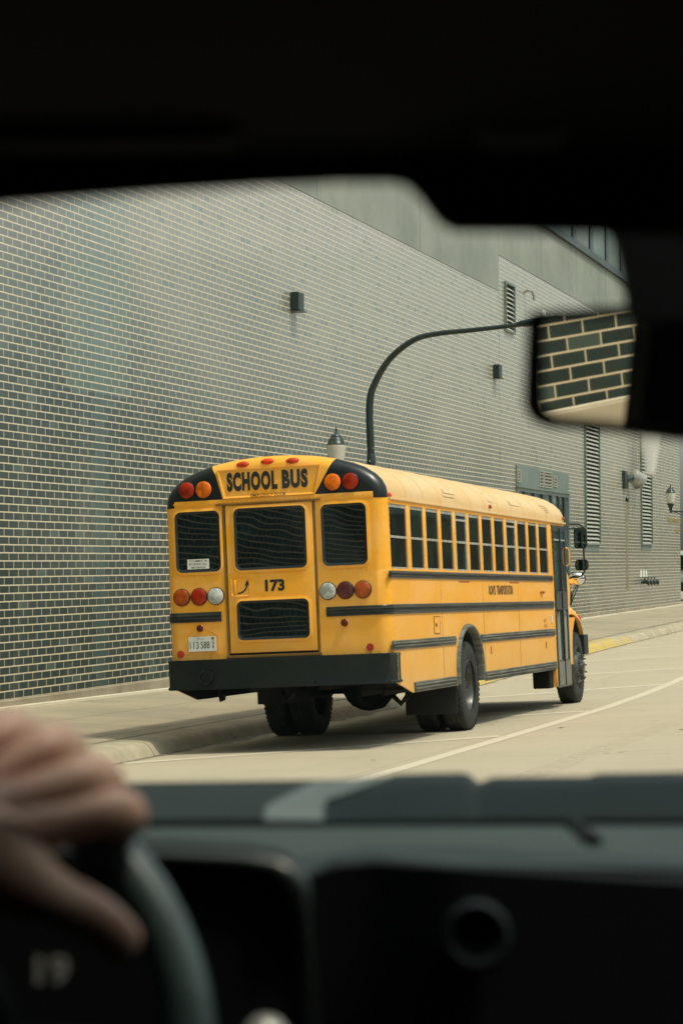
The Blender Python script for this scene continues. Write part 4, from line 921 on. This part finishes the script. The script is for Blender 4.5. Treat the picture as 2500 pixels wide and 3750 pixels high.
wheel(1.20, 3.62, 1, True, False); wheel(-1.20, 3.62, -1, True, False); wheel(1.195, 10.71, 1, False, True); wheel(-1.195, 10.71, -1, False, True)
# entrance door: two folding leaves
dr = B(MB().ring([(8.985, .285), (9.94, .285), (9.94, 2.54), (8.985, 2.54)], [(9.01, .31), (9.915, .31), (9.915, 2.515), (9.01, 2.515)], 0, HW - .03, HW + .010), 'entrance_door', M['hose'], None)
B(MB().box((HW - .015, 9.0, .30), (HW - .004, 9.92, 2.52)), 'door_backing', M['void'], dr)
for (a_, b_) in ((9.01, 9.455), (9.475, 9.915)):
    lf = B(MB().ring([(a_, .31), (b_, .31), (b_, 2.515), (a_, 2.515)], [(a_ + .05, .66), (b_ - .06, .66), (b_ - .06, 2.46), (a_ + .05, 2.46)], 0, HW - .01, HW + .014), 'door_leaf', M['hose'], dr)
    B(MB().box((HW - .005, a_ + .03, .62), (HW + .004, b_ - .04, 2.48)), 'pane', M['glassdoor'], lf)
    B(MB().box((HW, a_ + .03, 1.38), (HW + .020, b_ - .03, 1.60), .004).box((HW, a_ + .03, 1.365), (HW + .026, b_ - .03, 1.382)).box((HW, a_ + .03, 1.60), (HW + .026, b_ - .03, 1.618)), 'cross_rail', M['hose'], lf)
    B(MB().box((HW, a_ + .03, 2.33), (HW + .016, b_ - .03, 2.352)), 'top_bar', M['alu'], lf)
    B(MB().box((HW, a_ + .012, .315), (HW + .022, b_ - .02, .64), .004), 'kick_plate', M['kick'], lf)
B(MB().box((HW + .01, 9.44, .31), (HW + .032, 9.49, 2.51), .01), 'hinge_strip', M['rubber'], dr, 40)
B(MB().box((.95, 8.93, .30), (HW - .03, 9.92, .34)).box((.95, 8.93, .30), (.98, 9.92, .75)), 'door_step_well', M['under'])
B(MB().box((.93, 8.62, .29), (1.17, 8.90, .62), .02), 'step_skirt', M['under'])
B(MB().tube([(HW, FY + .0, 2.24), (HW + .035, FY + .01, 2.235), (HW + .045, FY + .01, 2.19), (HW + .045, FY + .01, 2.03), (HW + .03, FY + .01, 1.99), (HW, FY, 1.985)], .011, 8), 'grab_handle', M['yel'], None, 50)
# windscreen, hood, fenders, front bumper
B(MB().prism([(FY, 1.45), (FY + .20, 1.45), (FY + .02, 2.60), (FY, 2.60)], 0, -1.18, 1.18), 'windscreen', M['glassside'])
mb = MB(); rings = []
for y, hw, zt in ((FY - .02, 1.0, 1.74), (10.4, .98, 1.70), (10.9, .92, 1.62), (11.25, .85, 1.50), (11.38, .80, 1.35)):
    rings.append([(hw, y, .80), (hw, y, zt - .12), (hw - .05, y, zt - .04), (hw - .14, y, zt), (0, y, zt + .03), (-hw + .14, y, zt), (-hw + .05, y, zt - .04), (-hw, y, zt - .12), (-hw, y, .80)])
mb.loft(rings, False, False, True); B(mb, 'hood', M['yel'], None, 35)
for sx in (1, -1):
    # upper flare
    T = [(9.97, 1.40), (10.2, 1.425), (10.45, 1.415), (10.7, 1.37), (10.95, 1.28), (11.12, 1.16), (11.21, 1.03)]
    rings = []
    for y, z in T:
        rings.append([(sx * .80, y, z + .03), (sx * 1.05, y, z + .02), (sx * 1.15, y, z - .01), (sx * 1.195, y, z - .06), (sx * 1.205, y, z - .13 if y < 10.8 else z - .10), (sx * 1.18, y, z - .13 if y < 10.8 else z - .10), (sx * .80, y, z - .10)])
    fd = B(MB().loft(rings, False, True, True), 'fender', M['yel'], None, 40)
    P_ = [(9.985, .575), (9.985, 1.245), (10.60, 1.245), (10.50, 1.16), (10.38, 1.05), (10.32, .93), (10.30, .80), (10.30, .575)]
    B(MB().prism(P_, 0, sx * (1.10), sx * (1.195)), 'fender_skirt', M['yel'], fd)
    B(MB().box((sx * .62, FY + .05, .62), (sx * 1.10, 10.06, 1.38)).prism([(9.99, 1.246), (10.62, 1.246), (10.9, 1.20), (11.15, 1.05), (11.15, 1.0), (11.0, 1.1), (10.7, 1.3), (9.99, 1.35)], 0, sx * .60, sx * 1.15), 'fender_liner', M['void'], fd)
    B(MB().lathe([(.03, 0), (.028, .02), (.001, .03)], (sx * 1.16, 11.08, 1.235), (sx * .7, .3, .6), 14, 1.6, 1), 'turn_signal', M['redb'], fd, 40)
B(MB().prism([(11.32, .69), (11.50, .72), (11.52, .97), (11.34, .99)], 0, -1.20, 1.16).box((1.13, 11.15, .69), (1.215, 11.5, .985), .02), 'front_bumper', M['blkbump'])
B(MB().prism([(.8, .85), (.8, 1.38), (-.8, 1.38), (-.8, .85)], 1, 11.38, 11.41), 'grille', M['under'])
for sx in (.68, -.68): B(MB().lathe([(.11, 0), (.10, .03), (.001, .05)], (sx, 11.40, 1.12), (0, 1, 0), 20), 'headlight', M['clear'], None, 40)
# mirrors on the near front corner
def mir(cx_, cz_, w_, h_, y):
    a = B(MB().prism(rrect(cx_, cz_, w_, h_, .045), 1, y, y + .05), 'mirror_housing', M['blk'], None, 40)
    g_ = MB().prism(rrect(cx_, cz_, w_ - .026, h_ - .026, .035), 1, y - .004, y - .001); B(g_, 'mirror_glass', M['mirg'], a); return a
mgm, ntm, bm_ = newmat('mirror_glass'); bm_.inputs['Base Color'].default_value = (.16, .21, .19, 1); bm_.inputs['Metallic'].default_value = 1; bm_.inputs['Roughness'].default_value = .02; M['mirg'] = mgm
mgn, ntn, bn_ = newmat('cabin_mirror_glass'); bn_.inputs['Base Color'].default_value = (.66, .63, .56, 1); bn_.inputs['Metallic'].default_value = 1; bn_.inputs['Roughness'].default_value = .01; M['mirg2'] = mgn
mir(1.378, 2.382, .186, .300, 10.3); mir(1.381, 1.992, .188, .158, 10.3)
B(MB().tube([(1.10, 10.05, 2.60), (1.20, 10.25, 2.59), (1.36, 10.33, 2.585), (1.405, 10.36, 2.55), (1.41, 10.36, 2.4), (1.41, 10.36, 1.9), (1.36, 10.36, 1.84), (1.25, 10.5, 1.82)], .014, 8).tube([(1.15, 10.05, 2.50), (1.30, 10.3, 2.53)], .012, 8).tube([(1.18, 10.1, 2.52), (1.25, 10.25, 2.60)], .010, 6), 'mirror_arm', M['dkmet'], None, 50)
cvx = B(MB().lathe([(.001, -.075), (.06, -.07), (.10, -.05), (.128, -.012), (.133, .0), (.128, .012), (.08, .05), (.001, .07)], (1.188, 10.9, 1.805), (0, 1, .25), 32, 1.0, .78), 'crossview_mirror', M['chrome'], None, 60)
B(MB().lathe([(.128, -.014), (.137, -.008), (.138, .008), (.128, .012)], (1.188, 10.9, 1.805), (0, 1, .25), 32, 1.0, .78), 'mirror_rim', M['blk'], cvx, 60)
B(MB().tube([(1.03, 10.7, 1.41), (1.09, 10.9, 1.46), (1.13, 10.92, 1.62), (1.187, 10.92, 1.70)], .008, 6).tube([(1.09, 10.9, 1.42), (1.10, 10.9, 1.62)], .013, 8).tube([(1.09, 10.9, 1.44), (1.25, 10.95, 1.80), (1.36, 10.45, 1.84)], .008, 6), 'mirror_stay', M['dkmet'], None, 50)

# ------------------------------------------------------------------ car interior (camera sits on its back seat)
CG = road_z(0, 0)
CM = Matrix.Translation(Vector((0, 0, CG))) @ Matrix.Rotation(math.atan2(.2737, .9618), 4, 'Z')
car = thing('car_interior', 'dark car cabin seen from the rear seat, framing the bus through its windscreen', 'car', CM)
CI = CM.inverted()
def cp(u, v, d):
    """car-local point seen at frame position (u, v) of a 1568 x 2352 frame, d metres ahead"""
    return CI @ (CAMLOC + d * (CF + CR * ((u - 784) / 5553) + CU * ((1176 - v) / 5553)))
CZ = 2.0 - CG
M['trim'] = plain('black_headliner', (0.005, 0.006, 0.0055), .95, nscale=9, spec=.1)
M['soft'] = plain('black_soft_plastic', (0.003, 0.0045, 0.0045), .65, spec=.1, nscale=9, bmp=.2, bscale=400)
M['dash'] = plain('grey_dashboard_plastic', (0.030, 0.044, 0.041), .6, spec=.22, nscale=9, bmp=.2, bscale=400)
M['bevel'] = plain('lightened_grey_plastic', (0.075, 0.094, 0.088), .5, spec=.4, nscale=9)
M['vent'] = plain('satin_black_vent_ring', (0.015, 0.022, 0.021), .35, spec=.5, nscale=9)
M['dashfab'] = plain('dark_dashboard_top', (0.004, 0.010, 0.010), .6, spec=.15, nscale=9)
M['wheelm'] = plain('black_wheel_leather', (0.028, 0.05, 0.05), .36, spec=.7, nscale=30)
def C(mb, name, mat, parent=None, smooth=None): return mb.build(name, mat, parent or car, smooth)
def slab(pts, d0, th):
    """outline in frame positions at distance d0, real thickness th going away"""
    a = [cp(u, v, d0) for u, v in pts]; off = Vector((0, th, 0)); n = len(a)
    return MB().add(a + [p + off for p in a], [tuple(range(n)), tuple(range(2 * n - 1, n - 1, -1))] + [(i, (i + 1) % n, (i + 1) % n + n, i + n) for i in range(n)])
hz = cp(784, 425, 1.2).z
# roof, rear wall, sides, floor
C(MB().box((-.80, -1.3, hz + .012), (1.0, 1.19, hz + .08), .01), 'headliner', M['trim'])
C(MB().box((-.82, -1.36, .2), (1.02, -1.3, hz + .05)), 'rear_wall', M['trim'])
C(MB().box((-.82, -1.3, .2), (1.02, 2.6, .25)), 'floor', M['trim'])
C(MB().box((-.80, -1.3, .2), (-.74, .98, hz + .03)).box((-.80, .98, .2), (-.74, 2.3, CZ - .13)).box((.94, -1.3, .2), (1.0, .98, hz + .03)).box((.94, .98, .2), (1.0, 2.3, CZ - .30)), 'door_panel', M['trim'])  # unseen sides; left door edge raised to cut light on the hand
C(MB().prism([(.9, .25), (1.13, .25), (1.10, CZ - .10), (1.058, CZ + .08), (1.03, CZ + .2), (.9, CZ + .2)], 0, -.78, -.735).prism([(1.30, .25), (1.75, .25), (1.75, CZ + .2), (1.26, CZ + .2)], 0, -.78, -.735), 'pillar_and_light_block', M['trim'])  # pillar, plus an added unseen panel that keeps window light off the hand
for sx in (-.77, .97): C(MB().tube([(sx, 1.15, hz + .05), (sx, 1.5, hz - .02), (sx * 1.02, 2.35, CZ - .25)], .04, 10), 'windscreen_pillar', M['trim'], None, 50)
# sun-visor edge / header
vs_ = [(-900, 545), (0, 464), (330, 438), (620, 420), (780, 412), (900, 412), (935, 420), (960, 446), (985, 474), (1012, 506), (1045, 524), (2500, 560), (2500, -900), (-900, -900)]
C(slab(vs_, 1.20, .012), 'header', M['trim'])
C(slab([(948, 300), (955, 430), (985, 474), (1012, 506), (1045, 524), (1385, 526), (1404, 534), (1418, 570), (1430, 625), (1440, 690), (1455, 735), (1800, 735), (1800, 300)], 1.42, .015), 'sensor_cover', M['soft'])
C(MB().box(cp(1085, 325, 1.12), cp(1300, 215, 1.15), .012), 'overhead_console', M['bevel'])
C(MB().box(cp(-300, 330, 1.10), cp(560, 120, 1.13), .01), 'sun_visor', M['soft'])
# dashboard
def pad(rows, name, mat, close=.06):
    """rows: list of lists of (u,v,d); lofted surface with thickness below"""
    top = [[cp(*p) for p in r] for r in rows]; mb = MB(); mb.loft(top)
    bot = [[p - Vector((0, 0, close)) for p in r] for r in top]; mb.loft(bot)
    mb.loft([top[0], bot[0]]); mb.loft([top[-1], bot[-1]]); mb.loft([[r[0] for r in top], [r[0] for r in bot]]); mb.loft([[r[-1] for r in top], [r[-1] for r in bot]])
    return C(mb, name, mat, None, 30)
dash = C(MB().box((-.76, 1.72, .9), (.96, 2.45, CZ - .235)), 'dashboard', M['soft'])
C(MB().box((-.76, 1.56, .3), (.96, 1.74, CZ - .32)), 'lower_fascia', M['soft'], dash)
pad([[(-800, 1812, 2.35), (320, 1797, 2.35), (900, 1789, 2.35)], [(-800, 1815, 2.30), (320, 1801, 2.30), (900, 1792, 2.30)], [(-800, 1880, 1.90), (320, 1875, 1.90), (900, 1870, 1.90)], [(-800, 1886, 1.88), (320, 1884, 1.88), (900, 1880, 1.88)]], 'dash_top', M['dashfab'])
pad([[(745, 1838, 2.2), (905, 1778, 2.2), (1060, 1774, 2.2), (1078, 1779, 2.2), (1097, 1797, 2.2), (1112, 1794, 2.2), (1130, 1785, 2.2), (1350, 1783, 2.2), (1372, 1776, 2.2), (2400, 1760, 2.2)],
     [(745, 1850, 1.92), (900, 1806, 1.92), (1060, 1800, 1.92), (1078, 1803, 1.92), (1097, 1814, 1.92), (1112, 1812, 1.92), (1130, 1806, 1.92), (1350, 1804, 1.92), (1372, 1800, 1.92), (2400, 1796, 1.92)],
     [(745, 1886, 1.87), (900, 1884, 1.87), (1060, 1882, 1.87), (1078, 1882, 1.87), (1097, 1882, 1.87), (1112, 1882, 1.87), (1130, 1881, 1.87), (1350, 1880, 1.87), (1372, 1880, 1.87), (2400, 1878, 1.87)]], 'centre_hump', M['dashfab'], .03)
# left flank of the hump, sky reflection painted in as paler plastic
C(MB().add([cp(905, 1781, 2.12), cp(750, 1836, 2.0), cp(742, 1884, 1.86), cp(606, 1884, 1.86), cp(612, 1850, 1.94), cp(720, 1796, 2.12)], [(0, 1, 2, 3, 4, 5)]), 'hump_bevel', M['bevel'], dash)
pad([[(-800, 1902, 1.84), (320, 1902, 1.84), (900, 1899, 1.84), (1568, 1896, 1.84), (2400, 1894, 1.84)], [(-800, 1906, 1.82), (320, 1906, 1.82), (900, 1904, 1.82), (1568, 1902, 1.82), (2400, 1900, 1.82)],
     [(-800, 1966, 1.60), (320, 1966, 1.60), (700, 1984, 1.60), (800, 1960, 1.60), (1568, 1998, 1.60), (2400, 2030, 1.60)], [(-800, 1990, 1.575), (320, 1990, 1.575), (700, 2010, 1.575), (800, 1978, 1.575), (1568, 2022, 1.575), (2400, 2050, 1.575)]], 'dash_pad', M['dash'])
C(slab([(1052, 1898), (1088, 1898), (1105, 1925), (1092, 1938), (1075, 1930)], 1.70, .004).box(cp(1690, 1897, 1.83), cp(1692, 1898, 1.84)), 'pad_seam', M['soft'], dash) if False else None
# seam line running across the pad
C(MB().tube([cp(1318, 1897, 1.838), cp(1345, 1925, 1.74), cp(1362, 1938, 1.70)], .007, 8), 'pad_groove', M['soft'], dash, 40)
C(slab([(-900, 1996), (320, 1996), (700, 2016), (770, 1990), (860, 1982), (1568, 2028), (2500, 2070), (2500, 3400), (-900, 3400)], 1.56, .03), 'fascia', M['soft'], dash)
# instrument hood
ho = [(-400, 1990), (0, 1960), (380, 1958), (560, 1968), (632, 1980), (668, 2002), (690, 2040), (703, 2090), (716, 2180), (740, 2420), (-400, 2420)]
C(slab(ho, 1.50, .07), 'instrument_hood', M['soft'], dash, 30)
C(MB().tube([cp(u, v, 1.495) for u, v in ((200, 1966), (380, 1966), (560, 1976), (628, 1988), (662, 2010), (684, 2046), (697, 2095), (710, 2185), (728, 2400))], [.004, .004, .005, .006, .009, .009, .005, .002, .001], 10), 'hood_rim', M['vent'], dash, 60)
# air vent
vc = cp(1092, 2146, 1.55); AX = (0, -1, .12)
C(MB().lathe([(.0225, .0), (.0225, .008), (.019, .013), (.0155, .008), (.0145, -.002)], vc, AX, 40), 'air_vent', M['vent'], dash, 60)
C(MB().lathe([(.0145, -.001), (.006, .001), (.001, .002)], vc, AX, 24), 'vent_disc', M['soft'], dash, 60)
C(MB().lathe([(.014, 0), (.015, .012), (.010, .022), (.001, .026)], cp(612, 2424, 1.40), (0, -.6, 1), 20), 'control_knob', M['galv'], dash, 60)
# speed read-out
sm_, nts, bs_ = newmat('dim_display_digits'); bs_.inputs['Base Color'].default_value = (.05, .05, .045, 1); bs_.inputs['Emission Color'].default_value = (.9, .88, .7, 1); bs_.inputs['Emission Strength'].default_value = .03
vt, ft = text_mb('19', 78, 68, .03); C(MB().add([cp(82 + x_, 2262 - z_, 1.49) for x_, z_ in vt], ft), 'speed_display', sm_, dash)
# rear-view mirror
mo = [(1240, 716), (1400, 707), (1560, 700), (2120, 690), (2150, 720), (2150, 1000), (2120, 1040), (1568, 1008), (1400, 988), (1262, 976), (1232, 962), (1216, 935), (1214, 890), (1220, 760), (1226, 730)]
mc_ = cp(1340, 850, 1.5); vw = (CM @ mc_ - CAMLOC).normalized()
rdir = Vector((-.785, -.612, -.0855)).normalized(); nrm = (rdir - vw).normalized()
mirh = C(slab(mo, 1.545, .03), 'mirror_housing', M['soft'], None, 40)
# flat glass lying in the plane through mc_ with normal nrm, held in the housing opening
nl = (CM.to_3x3().inverted() @ nrm).normalized()
def onplane(u, v):
    p0 = CI @ CAMLOC; d = (cp(u, v, 1.0) - p0).normalized(); t = (mc_ - p0).dot(nl) / d.dot(nl); return p0 + d * t
gi = [(1252, 738), (1400, 728), (2110, 708), (2130, 730), (2130, 990), (2105, 1022), (1568, 986), (1400, 968), (1274, 955), (1252, 943), (1244, 925), (1244, 890), (1245, 757)]
ga = [onplane(u, v) for u, v in gi]; n = len(ga)
C(MB().add(ga + [p - nl * .004 for p in ga], [tuple(range(n)), tuple(range(2 * n - 1, n - 1, -1))] + [(i, (i + 1) % n, (i + 1) % n + n, i + n) for i in range(n)]), 'mirror_glass', M['mirg2'] if 'mirg2' in M else M['mirg'], mirh)
gq = []
for (u, v) in gi: gq.append(onplane(u, v))
go = [onplane(784 + (u - 784) * 1.0, v) for u, v in [(1224, 716), (1400, 703), (2120, 690), (2150, 715), (2150, 1002), (2120, 1040), (1568, 1008), (1400, 988), (1250, 978), (1222, 962), (1208, 932), (1208, 890), (1214, 740)]]
mb = MB(); mb.loft([[p - nl * .02 for p in go] + [go[0] - nl * .02], [p + nl * .003 for p in go] + [go[0] + nl * .003], [p + nl * .002 for p in gq] + [gq[0] + nl * .002], [p - nl * .001 for p in gq] + [gq[0] - nl * .001]])
C(mb, 'mirror_frame', M['soft'], mirh, 50)
# steering wheel
wc = cp(-258, 2441, 1.386); tilt = math.radians(14)
wx = Vector((1, 0, 0)); wy = Vector((0, math.sin(tilt), math.cos(tilt)))
R0 = .174
sw = C(MB().tube([wc + R0 * (math.cos(a) * wx + math.sin(a) * wy) for a in [2 * math.pi * k / 96 for k in range(97)]], .0155, 18, False), 'steering_wheel', M['wheelm'], None, 80)
wn_ = wx.cross(wy)
C(MB().lathe([(.001, .03), (.05, .028), (.075, .015), (.08, -.01), (.06, -.04), (.03, -.05)], wc, -wn_ if wn_.y > 0 else wn_, 28), 'wheel_hub', M['soft'], sw, 40)
for a in (0, math.pi, -math.pi / 2): C(MB().tube([wc + .06 * (math.cos(a) * wx + math.sin(a) * wy), wc + .165 * (math.cos(a) * wx + math.sin(a) * wy)], [.022, .014], 10), 'wheel_spoke', M['soft'], sw, 50)
# windscreen pane
mgl = bpy.data.materials.new('clear_windscreen'); mgl.use_nodes = True; nt = mgl.node_tree; nt.nodes.clear()
o_ = nt.nodes.new("ShaderNodeOutputMaterial"); tr = nt.nodes.new("ShaderNodeBsdfTransparent"); tr.inputs[0].default_value = (.95, .975, .96, 1); gl = nt.nodes.new("ShaderNodeBsdfGlossy"); gl.inputs['Roughness'].default_value = .02
fr = nt.nodes.new("ShaderNodeFresnel"); fr.inputs[0].default_value = 1.2; ms_ = nt.nodes.new("ShaderNodeMixShader")
nt.links.new(fr.outputs[0], ms_.inputs[0]); nt.links.new(tr.outputs[0], ms_.inputs[1]); nt.links.new(gl.outputs[0], ms_.inputs[2]); nt.links.new(ms_.outputs[0], o_.inputs[0])
C(MB().add([(-.76, 1.45, hz + .0), (.96, 1.45, hz + .0), (.96, 2.42, CZ - .22), (-.76, 2.42, CZ - .22)], [(0, 1, 2, 3)]), 'windscreen', mgl)

# ------------------------------------------------------------------ driver's left hand and arm on the wheel rim
sk, nts, bs = newmat('skin'); vv = coords(nts)
cc = mixc(nts, ramp(nts, noise(nts, vv, 22, 4), [(.4, 0.), (.7, 1.)]), (0.34, 0.22, 0.16), (0.30, 0.15, 0.105)); nts.links.new(cc, bs.inputs['Base Color'])
bs.inputs['Roughness'].default_value = .5; bs.inputs['Subsurface Weight'].default_value = .1; bs.inputs['Subsurface Radius'].default_value = (.01, .004, .002)
per = thing('person', 'left hand of the driver gripping the top of the steering wheel', 'person', CM)
def skin(name, verts, edges, radii, root, mat, parent, sub=2):
    me = bpy.data.meshes.new(name); me.from_pydata([tuple(v) for v in verts], edges, []); me.update()
    o = bpy.data.objects.new(name, me); COL.objects.link(o); WM[o.name] = Matrix()
    o.modifiers.new('skin', 'SKIN'); 
    for i, r in enumerate(radii):
        r = r if isinstance(r, tuple) else (r, r); me.skin_vertices[0].data[i].radius = r
    me.skin_vertices[0].data[root].use_root = True
    m = o.modifiers.new('sub', 'SUBSURF'); m.levels = sub; m.render_levels = sub
    dg = bpy.context.evaluated_depsgraph_get(); nm = bpy.data.meshes.new_from_object(o.evaluated_get(dg))
    bpy.data.objects.remove(o); bpy.data.meshes.remove(me)
    for p in nm.polygons: p.use_smooth = True
    nm.materials.clear(); nm.materials.append(mat)
    ob = bpy.data.objects.new(name, nm); COL.objects.link(ob); ob.parent = parent; WM[ob.name] = WM[parent.name].copy(); return ob
V = []; Ed = []; Rd = []
def jv(p, r, par=None):
    V.append(cp(*p)); Rd.append(r); 
    if par is not None: Ed.append((par, len(V) - 1))
    return len(V) - 1
elb = jv((-1500, 2500, 1.02), .046); fa = jv((-800, 2220, 1.16), .042, elb); wr = jv((-330, 2010, 1.29), (.024, .032), fa)
pm = jv((-170, 1950, 1.32), (.026, .040), wr)
for (mcp, pip, dip, tip, r) in (
    ((70, 1905, 1.335), (275, 1858, 1.345), (300, 1878, 1.398), (262, 1925, 1.418), .0125),
    ((20, 1850, 1.335), (215, 1775, 1.350), (248, 1800, 1.404), (215, 1860, 1.424), .0130),
    ((-40, 1800, 1.340), (125, 1705, 1.355), (170, 1730, 1.410), (140, 1795, 1.428), .0125),
    ((-110, 1760, 1.345), (25, 1668, 1.360), (75, 1690, 1.412), (50, 1750, 1.430), .0110)):
    a = jv(mcp, r * 1.35, pm); m_ = jv(tuple((p * .45 + q * .55) for p, q in zip(mcp, pip)), r * .98, a); b_ = jv(pip, r * 1.20, m_); c_ = jv(dip, r * .95, b_); jv(tip, r * .82, c_)
a = jv((-20, 1965, 1.318), .030, pm); jv((75, 1935, 1.330), .020, a); b_ = jv((110, 2050, 1.320), .0165, a); c_ = jv((228, 2108, 1.335), .0145, b_); jv((302, 2182, 1.355), .0130, c_)
skin('hand_and_forearm', V, Ed, Rd, pm, sk, per)
M['sleeve'] = plain('dark_sleeve_fabric', (0.03, 0.03, 0.035), .9, nscale=20)
C(MB().tube([cp(-1000, 2300, 1.12), cp(-1500, 2500, 1.02), cp(-2300, 2700, .85)], [.055, .062, .075], 18), 'sleeve', M['sleeve'], per, 60)
